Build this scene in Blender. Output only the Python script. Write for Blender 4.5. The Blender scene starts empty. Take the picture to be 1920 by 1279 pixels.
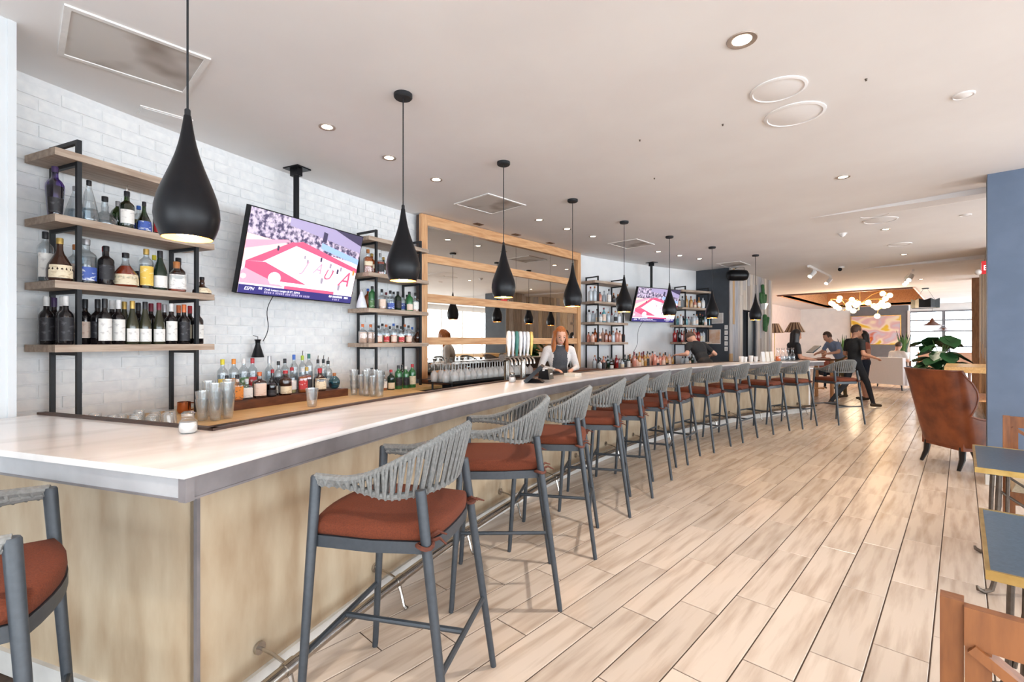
import bpy, bmesh, math, random
from mathutils import Vector, Matrix
R_ = math.radians
random.seed(7)
scene = bpy.context.scene
COL = scene.collection

# ------------------------------------------------------------------ camera, sky, exposure
CAM_Z, FOC, YAW = 1.45, 885.0, R_(43.6)          # eye height, focal length in px of a 1920 wide frame, turn to the left of +Y
cam_d = bpy.data.cameras.new('camera')
cam_d.sensor_width = 36.0
cam_d.lens = FOC / 1920 * 36.0
cam_d.clip_end = 200
cam = bpy.data.objects.new('camera', cam_d)
cam.location = (0, 0, CAM_Z)
cam.rotation_euler = (math.pi / 2, 0, YAW)
COL.objects.link(cam)
scene.camera = cam

world = bpy.data.worlds.new('sky')
scene.world = world
world.use_nodes = True
wn = world.node_tree.nodes
bg = wn['Background']
bg.inputs[0].default_value = (0.90, 0.95, 1.0, 1)
bg.inputs[1].default_value = 8.8
scene.view_settings.view_transform = 'Standard'
scene.view_settings.look = 'None'
scene.view_settings.gamma = 1.0
scene.view_settings.exposure = 0.22
scene.view_settings.use_curve_mapping = False
cy = scene.cycles
cy.max_bounces = 10
cy.diffuse_bounces = 5
cy.glossy_bounces = 5
cy.transparent_max_bounces = 80
cy.caustics_reflective = False
cy.caustics_refractive = False
cy.sample_clamp_indirect = 6.0
cy.use_denoising = True


def portal(name, loc, rot, sx, sy):
    d = bpy.data.lights.new(name, 'AREA')
    d.shape = 'RECTANGLE'
    d.size, d.size_y = sx, sy
    d.cycles.is_portal = True
    o = bpy.data.objects.new(name, d)
    o.location, o.rotation_euler = loc, rot
    COL.objects.link(o)


CEIL = 3.135
XR, YB, YF = 6.5, -6.0, 29.0                       # right window wall, wall behind the camera, far wall
portal('daylight_portal', (XR + .05, 11.5, 1.6), (0, R_(90), 0), 2.8, 34.0)
portal('daylight_portal', (1.2, YB - .05, 1.6), (R_(90), 0, 0), 9.0, 2.8)
portal('daylight_portal', (-.7, YF + .05, 1.5), (R_(-90), 0, 0), 2.4, 2.8)

# ------------------------------------------------------------------ plan of the curved bar: polar coordinates about one centre
CX, CY = 10.6, 6.15


def PP(R, ph, z=None):
    a = R_(ph)
    x, y = CX - R * math.cos(a), CY + R * math.sin(a)
    return (x, y) if z is None else (x, y, z)


def phi_at(u, R):
    """angle about the bar's centre of the point at radius R in the direction u (image column, 1920 wide)."""
    t = (u - 960) / FOC
    dx, dy = t * math.cos(YAW) - math.sin(YAW), t * math.sin(YAW) + math.cos(YAW)
    a, b, c = dx * dx + dy * dy, -2 * (dx * CX + dy * CY), CX * CX + CY * CY - R * R
    q = math.sqrt(b * b - 4 * a * c)
    for D in ((-b - q) / (2 * a), (-b + q) / (2 * a)):
        if D > .3:
            ph = math.degrees(math.atan2(D * dy - CY, -(D * dx - CX)))
            if abs(ph) < 70:
                return ph, D
    return 0, 1


def camxy(u, D):
    t = (u - 960) / FOC * D
    return (t * math.cos(YAW) - D * math.sin(YAW), t * math.sin(YAW) + D * math.cos(YAW))


# ------------------------------------------------------------------ materials
def lin(c):
    return tuple(((v / 255) / 12.92 if v / 255 <= .04045 else ((v / 255 + .055) / 1.055) ** 2.4) for v in c[:3]) + (1,)


MATS = {}


def mat(name, col, rough=.5, metal=0., col2=None, scale=8., stretch=(1, 1, 1), bump=0., emit=0., ecol=None, coat=0., obj_var=0., detail=4., contrast=(.35, .65), spec=.5, bscale=None):
    if name in MATS:
        return MATS[name]
    m = bpy.data.materials.new(name)
    m.use_nodes = True
    nt = m.node_tree
    N, L = nt.nodes, nt.links
    b = N['Principled BSDF']
    b.inputs['Base Color'].default_value = lin(col)
    b.inputs['Roughness'].default_value = rough
    b.inputs['Metallic'].default_value = metal
    b.inputs['Specular IOR Level'].default_value = spec
    if coat:
        b.inputs['Coat Weight'].default_value = coat
        b.inputs['Coat Roughness'].default_value = .08
    if emit:
        b.inputs['Emission Color'].default_value = lin(ecol or col)
        b.inputs['Emission Strength'].default_value = emit
    tc = N.new('ShaderNodeTexCoord')
    mp = N.new('ShaderNodeMapping')
    mp.inputs['Scale'].default_value = stretch
    L.new(tc.outputs['Object'], mp.inputs['Vector'])
    nz = N.new('ShaderNodeTexNoise')
    nz.inputs['Scale'].default_value = scale
    nz.inputs['Detail'].default_value = detail
    L.new(mp.outputs[0], nz.inputs['Vector'])
    src = None
    if obj_var:
        oi = N.new('ShaderNodeObjectInfo')
        ad = N.new('ShaderNodeVectorMath'); ad.operation = 'MULTIPLY_ADD'
        ad.inputs[1].default_value = (37, 53, 71)
        cb = N.new('ShaderNodeCombineXYZ')
        for k in range(3):
            L.new(oi.outputs['Random'], cb.inputs[k])
        L.new(cb.outputs[0], ad.inputs[0])
        L.new(tc.outputs['Object'], ad.inputs[2])
        L.new(ad.outputs[0], mp.inputs['Vector'])
    if col2 is not None:
        rp = N.new('ShaderNodeValToRGB')
        rp.color_ramp.elements[0].position, rp.color_ramp.elements[1].position = contrast
        rp.color_ramp.elements[0].color, rp.color_ramp.elements[1].color = lin(col2), lin(col)
        L.new(nz.outputs[0], rp.inputs[0])
        src = rp.outputs[0]
        if obj_var:
            hs = N.new('ShaderNodeHueSaturation')
            mr = N.new('ShaderNodeMapRange')
            mr.inputs[3].default_value, mr.inputs[4].default_value = 1 - obj_var, 1 + obj_var
            L.new(oi.outputs['Random'], mr.inputs[0])
            L.new(mr.outputs[0], hs.inputs['Value'])
            L.new(src, hs.inputs['Color'])
            src = hs.outputs[0]
        L.new(src, b.inputs['Base Color'])
    if bump:
        bp = N.new('ShaderNodeBump')
        bp.inputs['Strength'].default_value = bump
        bp.inputs['Distance'].default_value = .01
        if bscale:
            n2 = N.new('ShaderNodeTexNoise')
            n2.inputs['Scale'].default_value = bscale
            L.new(tc.outputs['Object'], n2.inputs['Vector'])
            L.new(n2.outputs[0], bp.inputs['Height'])
        else:
            L.new(nz.outputs[0], bp.inputs['Height'])
        L.new(bp.outputs[0], b.inputs['Normal'])
    MATS[name] = m
    return m


def glass(name, tint, gloss=.05, rough=.03, haze=0.):
    """thin clear or tinted glass: see-through with a fresnel sheen"""
    if name in MATS:
        return MATS[name]
    m = bpy.data.materials.new(name)
    m.use_nodes = True
    nt = m.node_tree
    N, L = nt.nodes, nt.links
    N.remove(N['Principled BSDF'])
    t = N.new('ShaderNodeBsdfTransparent'); t.inputs[0].default_value = lin(tint)
    g = N.new('ShaderNodeBsdfGlossy'); g.inputs['Roughness'].default_value = rough
    lw = N.new('ShaderNodeLayerWeight'); lw.inputs[0].default_value = .38
    ma = N.new('ShaderNodeMath'); ma.operation = 'MULTIPLY_ADD'
    ma.inputs[1].default_value, ma.inputs[2].default_value = .55, gloss
    L.new(lw.outputs['Facing'], ma.inputs[0])
    mx = N.new('ShaderNodeMixShader')
    L.new(ma.outputs[0], mx.inputs[0]); L.new(t.outputs[0], mx.inputs[1]); L.new(g.outputs[0], mx.inputs[2])
    if haze:
        df = N.new('ShaderNodeBsdfDiffuse'); df.inputs[0].default_value = (.92, .94, .95, 1)
        m2 = N.new('ShaderNodeMixShader'); m2.inputs[0].default_value = haze
        L.new(mx.outputs[0], m2.inputs[1]); L.new(df.outputs[0], m2.inputs[2])
        mx = m2
    L.new(mx.outputs[0], N['Material Output'].inputs[0])
    MATS[name] = m
    return m


M = {
    'ceiling': mat('ceiling_paint', (239, 237, 236), .85, col2=(234, 231, 230), scale=1.2),
    'wall': mat('white_paint', (236, 236, 236), .6, col2=(228, 229, 230), scale=3),
    'brick': mat('painted_brick', (238, 238, 237), .5, col2=(226, 227, 228), scale=14, bump=.35, obj_var=.015),
    'mortar': mat('painted_mortar', (232, 232, 232), .7, col2=(224, 225, 226), scale=30),
    'tile': mat('wood_look_tile', (206, 188, 172), .27, col2=(158, 134, 114), scale=2.0, stretch=(9, .8, 1), obj_var=.10, detail=10, contrast=(.18, .56), bump=.02),
    'grout': mat('floor_grout', (74, 56, 44), .9, col2=(62, 46, 36), scale=40),
    'marble': mat('pale_marble', (240, 235, 231), .2, col2=(212, 204, 200), scale=1.6, stretch=(3.4, .8, 1), detail=7, contrast=(.25, .52), coat=.2),
    'steel': mat('brushed_steel', (140, 134, 135), .42, .3, col2=(126, 120, 121), scale=9),
    'veneer': mat('pale_wood_veneer', (198, 181, 155), .55, col2=(166, 141, 112), scale=5.5, stretch=(1.6, 1.6, .5), detail=14, contrast=(.26, .72), bump=.15),
    'base': mat('pale_baseboard', (214, 210, 204), .5, col2=(200, 196, 190), scale=6),
    'frame': mat('slate_powder_coat', (60, 65, 71), .45, .1, col2=(54, 59, 65), scale=60),
    'rope': mat('grey_rope', (128, 128, 126), .9, col2=(110, 110, 108), scale=90, bump=.12),
    'cushion': mat('rust_fabric', (106, 47, 21), .92, col2=(90, 38, 16), scale=220, bump=.25),
    'strap': mat('brown_strap', (96, 46, 28), .7, col2=(80, 36, 22), scale=80),
    'chrome': mat('satin_chrome', (190, 184, 176), .22, 1., col2=(176, 170, 164), scale=20),
    'shelfwood': mat('greyed_oak', (188, 168, 150), .6, col2=(160, 138, 120), scale=5, stretch=(8, 1, 8), detail=6),
    'black': mat('black_metal', (28, 30, 34), .5, .1, col2=(23, 25, 29), scale=40),
    'matte': mat('matte_black_enamel', (16, 16, 20), .36, 0, col2=(13, 13, 17), scale=30, spec=.28),
    'gold_in': mat('copper_lining', (244, 196, 120), .5, .0, col2=(238, 186, 108), scale=10),
    'bulb': mat('warm_bulb', (255, 214, 150), .5, emit=45, ecol=(255, 206, 140)),
    'led': mat('downlight_lens', (255, 240, 220), .5, emit=14, ecol=(255, 236, 208)),
    'trimring': mat('downlight_ring', (168, 152, 140), .45, .2, col2=(158, 142, 130), scale=40),
    'oak': mat('honey_oak', (222, 170, 120), .45, col2=(196, 138, 88), scale=4, stretch=(9, 1, 9), detail=6),
    'oakv': mat('honey_oak_upright', (226, 178, 130), .45, col2=(202, 146, 98), scale=4, stretch=(9, 9, 1), detail=6),
    'oakh': mat('honey_oak_rail', (226, 178, 130), .45, col2=(202, 146, 98), scale=4, stretch=(1, 9, 9), detail=6),
    'worktop': mat('pine_worktop', (232, 190, 130), .4, col2=(214, 166, 104), scale=4, stretch=(9, 1, 9)),
    'walnut': mat('dark_walnut', (112, 66, 42), .4, col2=(86, 48, 30), scale=5, stretch=(8, 1, 8)),
    'umber': mat('umber_edge', (70, 48, 38), .5, col2=(56, 38, 30), scale=12),
    'grille': mat('vent_mesh', (208, 204, 200), .7, col2=(150, 138, 128), scale=2.4, contrast=(.34, .52), detail=2),
    'white': mat('white_plastic', (236, 233, 230), .4, col2=(230, 227, 224), scale=20),
    'bluegrey': mat('slate_blue_paint', (100, 116, 140), .6, col2=(94, 110, 133), scale=6),
    'darkgrey': mat('charcoal_paint', (66, 72, 80), .6, col2=(60, 66, 74), scale=6),
    'leather': mat('cognac_leather', (152, 82, 46), .38, col2=(112, 56, 32), scale=6, detail=6, bump=.12),
    'darkleg': mat('ebonised_wood', (34, 26, 22), .4, col2=(26, 20, 17), scale=15),
    'chairwood': mat('orange_oak', (150, 92, 48), .5, col2=(120, 70, 35), scale=6, stretch=(6, 6, 1)),
    'seatpad': mat('cream_pad', (216, 196, 166), .8, col2=(204, 182, 150), scale=90),
    'tabletop': mat('slate_table_top', (70, 84, 98), .35, col2=(58, 72, 86), scale=90),
    'brass': mat('aged_brass', (198, 166, 104), .35, .9, col2=(176, 142, 80), scale=14),
    'iron': mat('wrought_iron', (104, 92, 82), .5, .7, col2=(86, 76, 68), scale=30),
    'greyfab': mat('pale_grey_fabric', (234, 236, 243), .85, col2=(226, 228, 235), scale=120),
    'leafdark': mat('dark_leaf', (40, 84, 48), .4, col2=(28, 62, 36), scale=9),
    'leafmid': mat('mid_leaf', (78, 120, 62), .5, col2=(56, 96, 46), scale=9),
    'cactus': mat('green_cactus', (62, 116, 62), .6, col2=(46, 94, 50), scale=14),
    'skin': mat('skin', (226, 176, 150), .55, col2=(216, 162, 136), scale=14),
    'skin2': mat('tan_skin', (204, 150, 122), .55, col2=(192, 138, 110), scale=14),
    'ginger': mat('copper_hair', (190, 112, 52), .5, col2=(150, 82, 36), scale=24, stretch=(4, 4, .6)),
    'brownhair': mat('brown_hair', (92, 68, 54), .55, col2=(72, 52, 42), scale=26),
    'darkhair': mat('black_hair', (40, 30, 28), .45, col2=(28, 22, 20), scale=26),
    'blackcloth': mat('black_cloth', (40, 40, 42), .85, col2=(32, 32, 34), scale=60),
    'greycloth': mat('charcoal_cloth', (74, 76, 82), .85, col2=(64, 66, 72), scale=60),
    'whiteknit': mat('white_knit', (226, 222, 220), .85, col2=(210, 206, 204), scale=90),
    'bluecloth': mat('blue_grey_cloth', (140, 158, 190), .85, col2=(126, 144, 176), scale=60),
    'denim': mat('dark_denim', (46, 58, 78), .85, col2=(38, 48, 66), scale=60),
    'redcloth': mat('red_cloth', (206, 60, 70), .8, col2=(190, 48, 58), scale=50),
    'pinkcloth': mat('rose_cloth', (196, 120, 100), .8, col2=(180, 106, 90), scale=50),
    'shoe': mat('brown_shoe', (74, 58, 40), .5, col2=(60, 46, 32), scale=30),
    'paper': mat('paper_label', (238, 230, 218), .6, col2=(228, 219, 206), scale=30),
    'planter': mat('white_ceramic', (232, 232, 230), .3, col2=(226, 226, 224), scale=12),
    'red': mat('exit_red', (190, 34, 40), .4, col2=(180, 28, 34), scale=10, emit=.5),
    'copper': mat('polished_copper', (214, 136, 96), .22, 1., col2=(200, 120, 80), scale=12),
    'clear': glass('clear_glass', (253, 254, 254), .06),
    'hazy': glass('whitened_glass', (253, 254, 254), .10, .05, .10),  # clear glass with a little diffuse white mixed in
    'rack_lit': glass('painted_lit_glass', (254, 255, 255), .10, .06, .26),  # diffuse white paints in the light these glasses catch from the front
    'pane': glass('window_pane', (250, 253, 255), .02),
}
M['greyframe'] = mat('grey_window_bars', (120, 124, 132), .5, col2=(112, 116, 124), scale=10)
mir = mat('mirror_silver', (226, 222, 214), .015, 1., col2=(224, 220, 212), scale=2)
M['mirror'] = mir


# ------------------------------------------------------------------ mesh builder
class MB:
    def __init__(s):
        s.v, s.f, s.m, s.cur = [], [], [], 0

    def add(s, vs, fs):
        o = len(s.v)
        s.v += [tuple(p) for p in vs]
        s.f += [tuple(i + o for i in f) for f in fs]
        s.m += [s.cur] * len(fs)
        return s

    def slot(s, k):
        s.cur = k
        return s

    def box(s, x0, x1, y0, y1, z0, z1):
        v = [(x0, y0, z0), (x1, y0, z0), (x1, y1, z0), (x0, y1, z0), (x0, y0, z1), (x1, y0, z1), (x1, y1, z1), (x0, y1, z1)]
        return s.add(v, [(3, 2, 1, 0), (4, 5, 6, 7), (0, 1, 5, 4), (1, 2, 6, 5), (2, 3, 7, 6), (3, 0, 4, 7)])

    def hexa(s, lo, hi):
        """eight corners: four of the underside then four above, both counter-clockwise"""
        return s.add(list(lo) + list(hi), [(3, 2, 1, 0), (4, 5, 6, 7), (0, 1, 5, 4), (1, 2, 6, 5), (2, 3, 7, 6), (3, 0, 4, 7)])

    def bar(s, a, b, w, h, up=(0, 0, 1)):
        """rectangular bar from a to b"""
        a, b = Vector(a), Vector(b)
        d = (b - a).normalized()
        u = Vector(up)
        if abs(d.dot(u)) > .95:
            u = Vector((1, 0, 0))
        r = d.cross(u).normalized() * (w / 2)
        u = r.cross(d).normalized() * (h / 2)
        lo = [a - r - u, a + r - u, b + r - u, b - r - u]
        hi = [a - r + u, a + r + u, b + r + u, b - r + u]
        return s.hexa(lo, hi)

    def tube(s, pts, r, seg=8, closed=False, caps=True):
        P = [Vector(p) for p in pts]
        n = len(P)
        rr = r if isinstance(r, (list, tuple)) else [r] * n
        T = []
        for i in range(n):
            if closed:
                d = P[(i + 1) % n] - P[i - 1]
            else:
                d = P[min(i + 1, n - 1)] - P[max(i - 1, 0)]
            T.append(d.normalized() if d.length else Vector((0, 0, 1)))
        u = Vector((0, 0, 1)) if abs(T[0].z) < .9 else Vector((1, 0, 0))
        vs, fs = [], []
        for i in range(n):
            u = u - T[i] * u.dot(T[i])
            u.normalize()
            w = T[i].cross(u)
            for k in range(seg):
                a = 2 * math.pi * k / seg
                vs.append(P[i] + (u * math.cos(a) + w * math.sin(a)) * rr[i])
        for i in range(n if closed else n - 1):
            j = (i + 1) % n
            for k in range(seg):
                q = (k + 1) % seg
                fs.append((i * seg + k, i * seg + q, j * seg + q, j * seg + k))
        if caps and not closed:
            fs.append(tuple(range(seg - 1, -1, -1)))
            fs.append(tuple((n - 1) * seg + k for k in range(seg)))
        return s.add(vs, fs)

    def lathe(s, prof, seg=16, c=(0, 0, 0), fac=None, caps=True):
        vs, fs, rows = [], [], []
        for r, z in prof:
            if r < 1e-6:
                rows.append([len(vs)])
                vs.append((c[0], c[1], c[2] + z))
            else:
                row = []
                for k in range(seg):
                    a = 2 * math.pi * k / seg
                    q = r * (fac(a) if fac else 1)
                    row.append(len(vs))
                    vs.append((c[0] + q * math.cos(a), c[1] + q * math.sin(a), c[2] + z))
                rows.append(row)
        for A, B in zip(rows, rows[1:]):
            for k in range(seg):
                q = (k + 1) % seg
                if len(A) == 1 and len(B) > 1:
                    fs.append((A[0], B[q], B[k])[::-1] if False else (A[0], B[q], B[k]))
                elif len(B) == 1 and len(A) > 1:
                    fs.append((A[k], A[q], B[0]))
                elif len(A) > 1:
                    fs.append((A[k], A[q], B[q], B[k]))
        if caps:
            if len(rows[0]) > 1:
                fs.append(tuple(rows[0][::-1]))
            if len(rows[-1]) > 1:
                fs.append(tuple(rows[-1]))
        return s.add(vs, fs)

    def prism(s, poly, z0, z1):
        n = len(poly)
        vs = [(x, y, z0) for x, y in poly] + [(x, y, z1) for x, y in poly]
        fs = [tuple(range(n - 1, -1, -1)), tuple(range(n, 2 * n))]
        for k in range(n):
            q = (k + 1) % n
            fs.append((k, q, n + q, n + k))
        return s.add(vs, fs)

    def polar(s, R0, R1, p0, p1, z0, z1, n=8):
        """slab between two radii about the bar's centre"""
        vs, fs = [], []
        for i in range(n + 1):
            ph = p0 + (p1 - p0) * i / n
            for R in (R0, R1):
                x, y = PP(R, ph)
                vs += [(x, y, z0), (x, y, z1)]
        for i in range(n):
            a, b = 4 * i, 4 * (i + 1)
            fs += [(a, a + 1, b + 1, b), (a + 3, a + 2, b + 2, b + 3), (a + 1, a + 3, b + 3, b + 1), (a + 2, a, b, b + 2)]
        fs += [(0, 2, 3, 1), (4 * n + 1, 4 * n + 3, 4 * n + 2, 4 * n)]
        return s.add(vs, fs)

    def ball(s, c, r, seg=12, rings=8, rot=None):
        rx, ry, rz = r if isinstance(r, (list, tuple)) else (r, r, r)
        vs, fs = [], []
        c = Vector(c)
        for i in range(rings + 1):
            t = math.pi * i / rings
            for k in range(seg):
                a = 2 * math.pi * k / seg
                p = Vector((rx * math.sin(t) * math.cos(a), ry * math.sin(t) * math.sin(a), -rz * math.cos(t)))
                vs.append(c + (rot @ p if rot else p))
        for i in range(rings):
            for k in range(seg):
                q = (k + 1) % seg
                fs.append((i * seg + k, i * seg + q, (i + 1) * seg + q, (i + 1) * seg + k))
        return s.add(vs, fs)

    def mesh(s, name, mats, angle=38):
        me = bpy.data.meshes.new(name)
        me.from_pydata(s.v, [], s.f)
        mats = mats if isinstance(mats, (list, tuple)) else [mats]
        for m in mats:
            me.materials.append(m)
        if len(mats) > 1:
            me.polygons.foreach_set('material_index', s.m)
        me.validate()
        me.shade_smooth()
        me.set_sharp_from_angle(angle=R_(angle))
        me.update()
        return me


def link(name, me, parent=None):
    o = bpy.data.objects.new(name, me)
    COL.objects.link(o)
    if parent is not None:
        o.parent = parent
    return o


def part(name, mb, m, parent=None, label=None, loc=None, rotz=None, angle=38, kind=None):
    me = mb.mesh(name, m, angle) if isinstance(mb, MB) else mb
    o = link(name, me, parent)
    if label:
        o['label'] = label
    if loc is not None:
        o.location = loc
    if rotz is not None:
        o.rotation_euler = (0, 0, rotz)
    if kind:
        o['kind'] = kind
    return o


def tag(o, label, cat, group=None, kind=None):
    o['label'], o['category'] = label, cat
    if group:
        o['group'] = group
    if kind:
        o['kind'] = kind
    return o


def thing(name, label, cat, loc=(0, 0, 0), rotz=0., group=None):
    o = link(name, None)
    o.location = loc
    o.rotation_euler = (0, 0, rotz)
    return tag(o, label, cat, group)


def struct(name, mb, m, parent=None, label=None, angle=38):
    o = part(name, mb, m, parent, label, angle=angle)
    if parent is None:
        o['kind'] = 'structure'
    return o


def dup(root, label, loc, rotz, group=None):
    r = root.copy()
    COL.objects.link(r)
    r.location, r.rotation_euler = loc, (0, 0, rotz)
    r['label'] = label
    if group:
        r['group'] = group
    for ch in list(root.children):
        c = ch.copy()
        COL.objects.link(c)
        c.parent = r
        for g in list(ch.children):
            d = g.copy()
            COL.objects.link(d)
            d.parent = c
    return r


def spot(name, loc, energy, col=(1, .84, .66), angle=95, blend=.8, radius=.05, parent=None):
    d = bpy.data.lights.new(name, 'SPOT')
    d.energy, d.color, d.spot_size, d.spot_blend, d.shadow_soft_size = energy, col, R_(angle), blend, radius
    o = bpy.data.objects.new(name, d)
    o.location = loc
    COL.objects.link(o)
    if parent:
        o.parent = parent
    return o


def point(name, loc, energy, col=(1, .78, .52), radius=.04, parent=None):
    d = bpy.data.lights.new(name, 'POINT')
    d.energy, d.color, d.shadow_soft_size = energy, col, radius
    o = bpy.data.objects.new(name, d)
    o.location = loc
    COL.objects.link(o)
    if parent:
        o.parent = parent
    return o


def text(name, s, size, m, parent, loc, rot, align='LEFT', shear=0., depth=.0015):
    cu = bpy.data.curves.new(name, 'FONT')
    cu.body, cu.size, cu.align_x, cu.shear, cu.extrude = s, size, align, shear, depth
    o = bpy.data.objects.new(name, cu)
    COL.objects.link(o)
    dg = bpy.context.evaluated_depsgraph_get()
    me = bpy.data.meshes.new_from_object(o.evaluated_get(dg))
    bpy.data.objects.remove(o)
    me.materials.clear()
    me.materials.append(m)
    t = link(name, me, parent)
    t.location, t.rotation_euler = loc, rot
    return t


ORD = ['first', 'second', 'third', 'fourth', 'fifth', 'sixth', 'seventh', 'eighth', 'ninth', 'tenth', 'eleventh', 'twelfth', 'thirteenth', 'fourteenth',
       'fifteenth', 'sixteenth', 'seventeenth', 'eighteenth', 'nineteenth', 'twentieth', 'twenty-first', 'twenty-second', 'twenty-third', 'twenty-fourth',
       'twenty-fifth', 'twenty-sixth', 'twenty-seventh', 'twenty-eighth', 'twenty-ninth', 'thirtieth', 'thirty-first', 'thirty-second', 'thirty-third',
       'thirty-fourth', 'thirty-fifth', 'thirty-sixth', 'thirty-seventh', 'thirty-eighth', 'thirty-ninth', 'fortieth']
# ================================================================== THE SETTING
def proj(x, y, z):
    X, D = x * math.cos(YAW) + y * math.sin(YAW), -x * math.sin(YAW) + y * math.cos(YAW)
    if D < .05:
        return None
    return 960 + FOC * X / D, 639.5 - FOC * (z - CAM_Z) / D, D


def rad(x, y):
    return math.hypot(x - CX, y - CY)


# ---- floor of plank-shaped tiles in a third-offset bond
TW, TL = .2072, .825
floor = struct('floor', MB().box(-7.5, XR, YB, YF, -.12, -.004), M['grout'], label='tiled floor with beige wood-look plank tiles')
tile_mb = MB()
c = .0022
hx, hy = TW / 2 - .0028, TL / 2 - .0028
tile_mb.hexa([(-hx, -hy, -.012), (hx, -hy, -.012), (hx, hy, -.012), (-hx, hy, -.012)], [(-hx, -hy, -c), (hx, -hy, -c), (hx, hy, -c), (-hx, hy, -c)])
tile_mb.f.pop(1); tile_mb.m.pop()
tile_mb.add([(-hx, -hy, -c), (hx, -hy, -c), (hx, hy, -c), (-hx, hy, -c), (-hx + c, -hy + c, 0), (hx - c, -hy + c, 0), (hx - c, hy - c, 0), (-hx + c, hy - c, 0)],
            [(4, 5, 6, 7), (0, 1, 5, 4), (1, 2, 6, 5), (2, 3, 7, 6), (3, 0, 4, 7)])
tile_me = tile_mb.mesh('tile', M['tile'], 20)
spots = []
for i in range(-32, 36):
    x = -.31 - TW / 2 + i * TW
    if not -7.0 < x < XR - .1:
        continue
    for j in range(44):
        y = YB + (2.56 + TL / 2 + i * .2755 - YB) % TL + j * TL
        if not YB + .4 < y < YF - .4:
            continue
        if rad(x, y) > 13.95 and y < 11:
            continue
        p = proj(x, y, 0)
        vis = 0
        if p and -120 < p[0] < 2000 and p[1] < 1420 and not (x > .2 and y > 7.3):
            vis = 1 / p[2] ** 2.6
        spots.append((vis, x, y))
spots.sort(reverse=True)
for v, x, y in spots[:300]:
    o = link('tile', tile_me, floor)
    o.location = (x, y, 0)
rest = MB()
for v, x, y in spots[300:]:
    rest.box(x - hx, x + hx, y - hy, y + hy, -.01, 0)
rest.f = [f for k, f in enumerate(rest.f) if k % 6 != 0]
rest.m = [0] * len(rest.f)
part('tile_field', rest, M['tile'], floor, kind='stuff')

# ---- ceiling with a timber-lined recess over the far lounge
cm = MB()
RX0, RX1, RY0, RY1 = -4.9, -1.1, 19.3, 28.2
cm.box(-7.5, XR, YB, RY0, CEIL, CEIL + .1).box(-7.5, RX0, RY0, RY1, CEIL, CEIL + .1).box(RX1, XR, RY0, RY1, CEIL, CEIL + .1).box(-7.5, XR, RY1, YF, CEIL, CEIL + .1)
ceil = struct('ceiling', cm, M['ceiling'], label='warm white plaster ceiling')
tm = MB()
tm.box(RX0, RX1, RY1, RY1 + .05, CEIL - .02, CEIL + .7).box(RX0 - .05, RX0, RY0, RY1, CEIL - .02, CEIL + .7).box(RX1, RX1 + .05, RY0, RY1, CEIL - .02, CEIL + .7)
tm.box(RX0, RX1, RY0, RY1, CEIL + .7, CEIL + .75).box(RX0, RX1, RY0 - .05, RY0, CEIL + .02, CEIL + .7)
struct('trim_1', tm, M['oak'], label='timber lining of the ceiling recess')
tm = MB().box(RX0, RX1, RY0 - .03, RY0 + .03, CEIL - .05, CEIL + .02)
struct('trim_2', tm, M['walnut'], label='dark timber edge of the ceiling recess')
# shallow tapering drops in the ceiling by the blue column
tm = MB().hexa([(-1.5, 7.5, CEIL - .003), (3, 7.0, CEIL - .17), (3, 7.9, CEIL - .003), (-1.5, 7.9, CEIL - .003)], [(-1.5, 7.5, CEIL + .01), (3, 7.0, CEIL + .01), (3, 7.9, CEIL + .01), (-1.5, 7.9, CEIL + .01)])
struct('trim_3', tm, M['ceiling'], label='shallow sloping drop in the ceiling beside the blue column')
tm = MB().hexa([(-1.8, 13.6, CEIL - .003), (3, 12.3, CEIL - .17), (3, 14.2, CEIL - .003), (-1.8, 14.4, CEIL - .003)], [(-1.8, 13.6, CEIL + .01), (3, 12.3, CEIL + .01), (3, 14.2, CEIL + .01), (-1.8, 14.4, CEIL + .01)])
struct('trim_4', tm, M['ceiling'], label='far sloping drop in the ceiling')

# ---- curved back wall, bricks on its near stretch
WR = 16.08
wall_back = struct('wall_back', MB().polar(WR, WR + .2, -27, 19.6, 0, CEIL, 60), M['mortar'], label='curved white painted wall behind the bar')
struct('wall_back_plaster', MB().polar(WR - .012, WR, 4.7, 19.6, 0, CEIL, 20), M['wall'], wall_back)
BH, BLN = .0835, .232
bx, bz = BLN / 2 - .004, BH / 2 - .0035
brick_mb = MB().hexa([(-.004, -bx, -bz), (.007, -bx + .003, -bz + .003), (.007, bx - .003, -bz + .003), (-.004, bx, -bz)],
                     [(-.004, -bx, bz), (.007, -bx + .003, bz - .003), (.007, bx - .003, bz - .003), (-.004, bx, bz)])
brick_me = brick_mb.mesh('brick', M['brick'], 20)
bl = []
dphi = math.degrees(BLN / WR)
for k in range(10, 38):
    z = (k + .5) * BH
    if z + bz > CEIL:
        continue
    n = 0
    ph = -24.6 + (dphi / 2 if k % 2 else 0) + random.uniform(-.02, .02)
    while ph < -9.3:
        x, y = PP(WR, ph)
        p = proj(x, y, z)
        hid = p and 475 < p[0] < 650 and 440 < p[1] < 540
        bl.append((0 if hid or p is None or p[0] < 10 else 1 / p[2] ** 2, ph, z))
        ph += dphi
bl.sort(reverse=True)
for v, ph, z in bl[:300]:
    o = link('brick', brick_me, wall_back)
    x, y = PP(WR + random.uniform(-.002, .003), ph)
    o.location = (x, y, z)
    o.rotation_euler = (random.uniform(-.006, .006), random.uniform(-.01, .01), -R_(ph))
bm_ = MB()
for v, ph, z in bl[300:]:
    d = math.degrees(bx / WR)
    bm_.polar(WR - .009, WR + .002, ph - d, ph + d, z - bz, z + bz, 1)
part('brick_field', bm_, M['brick'], wall_back, kind='stuff')

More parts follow.
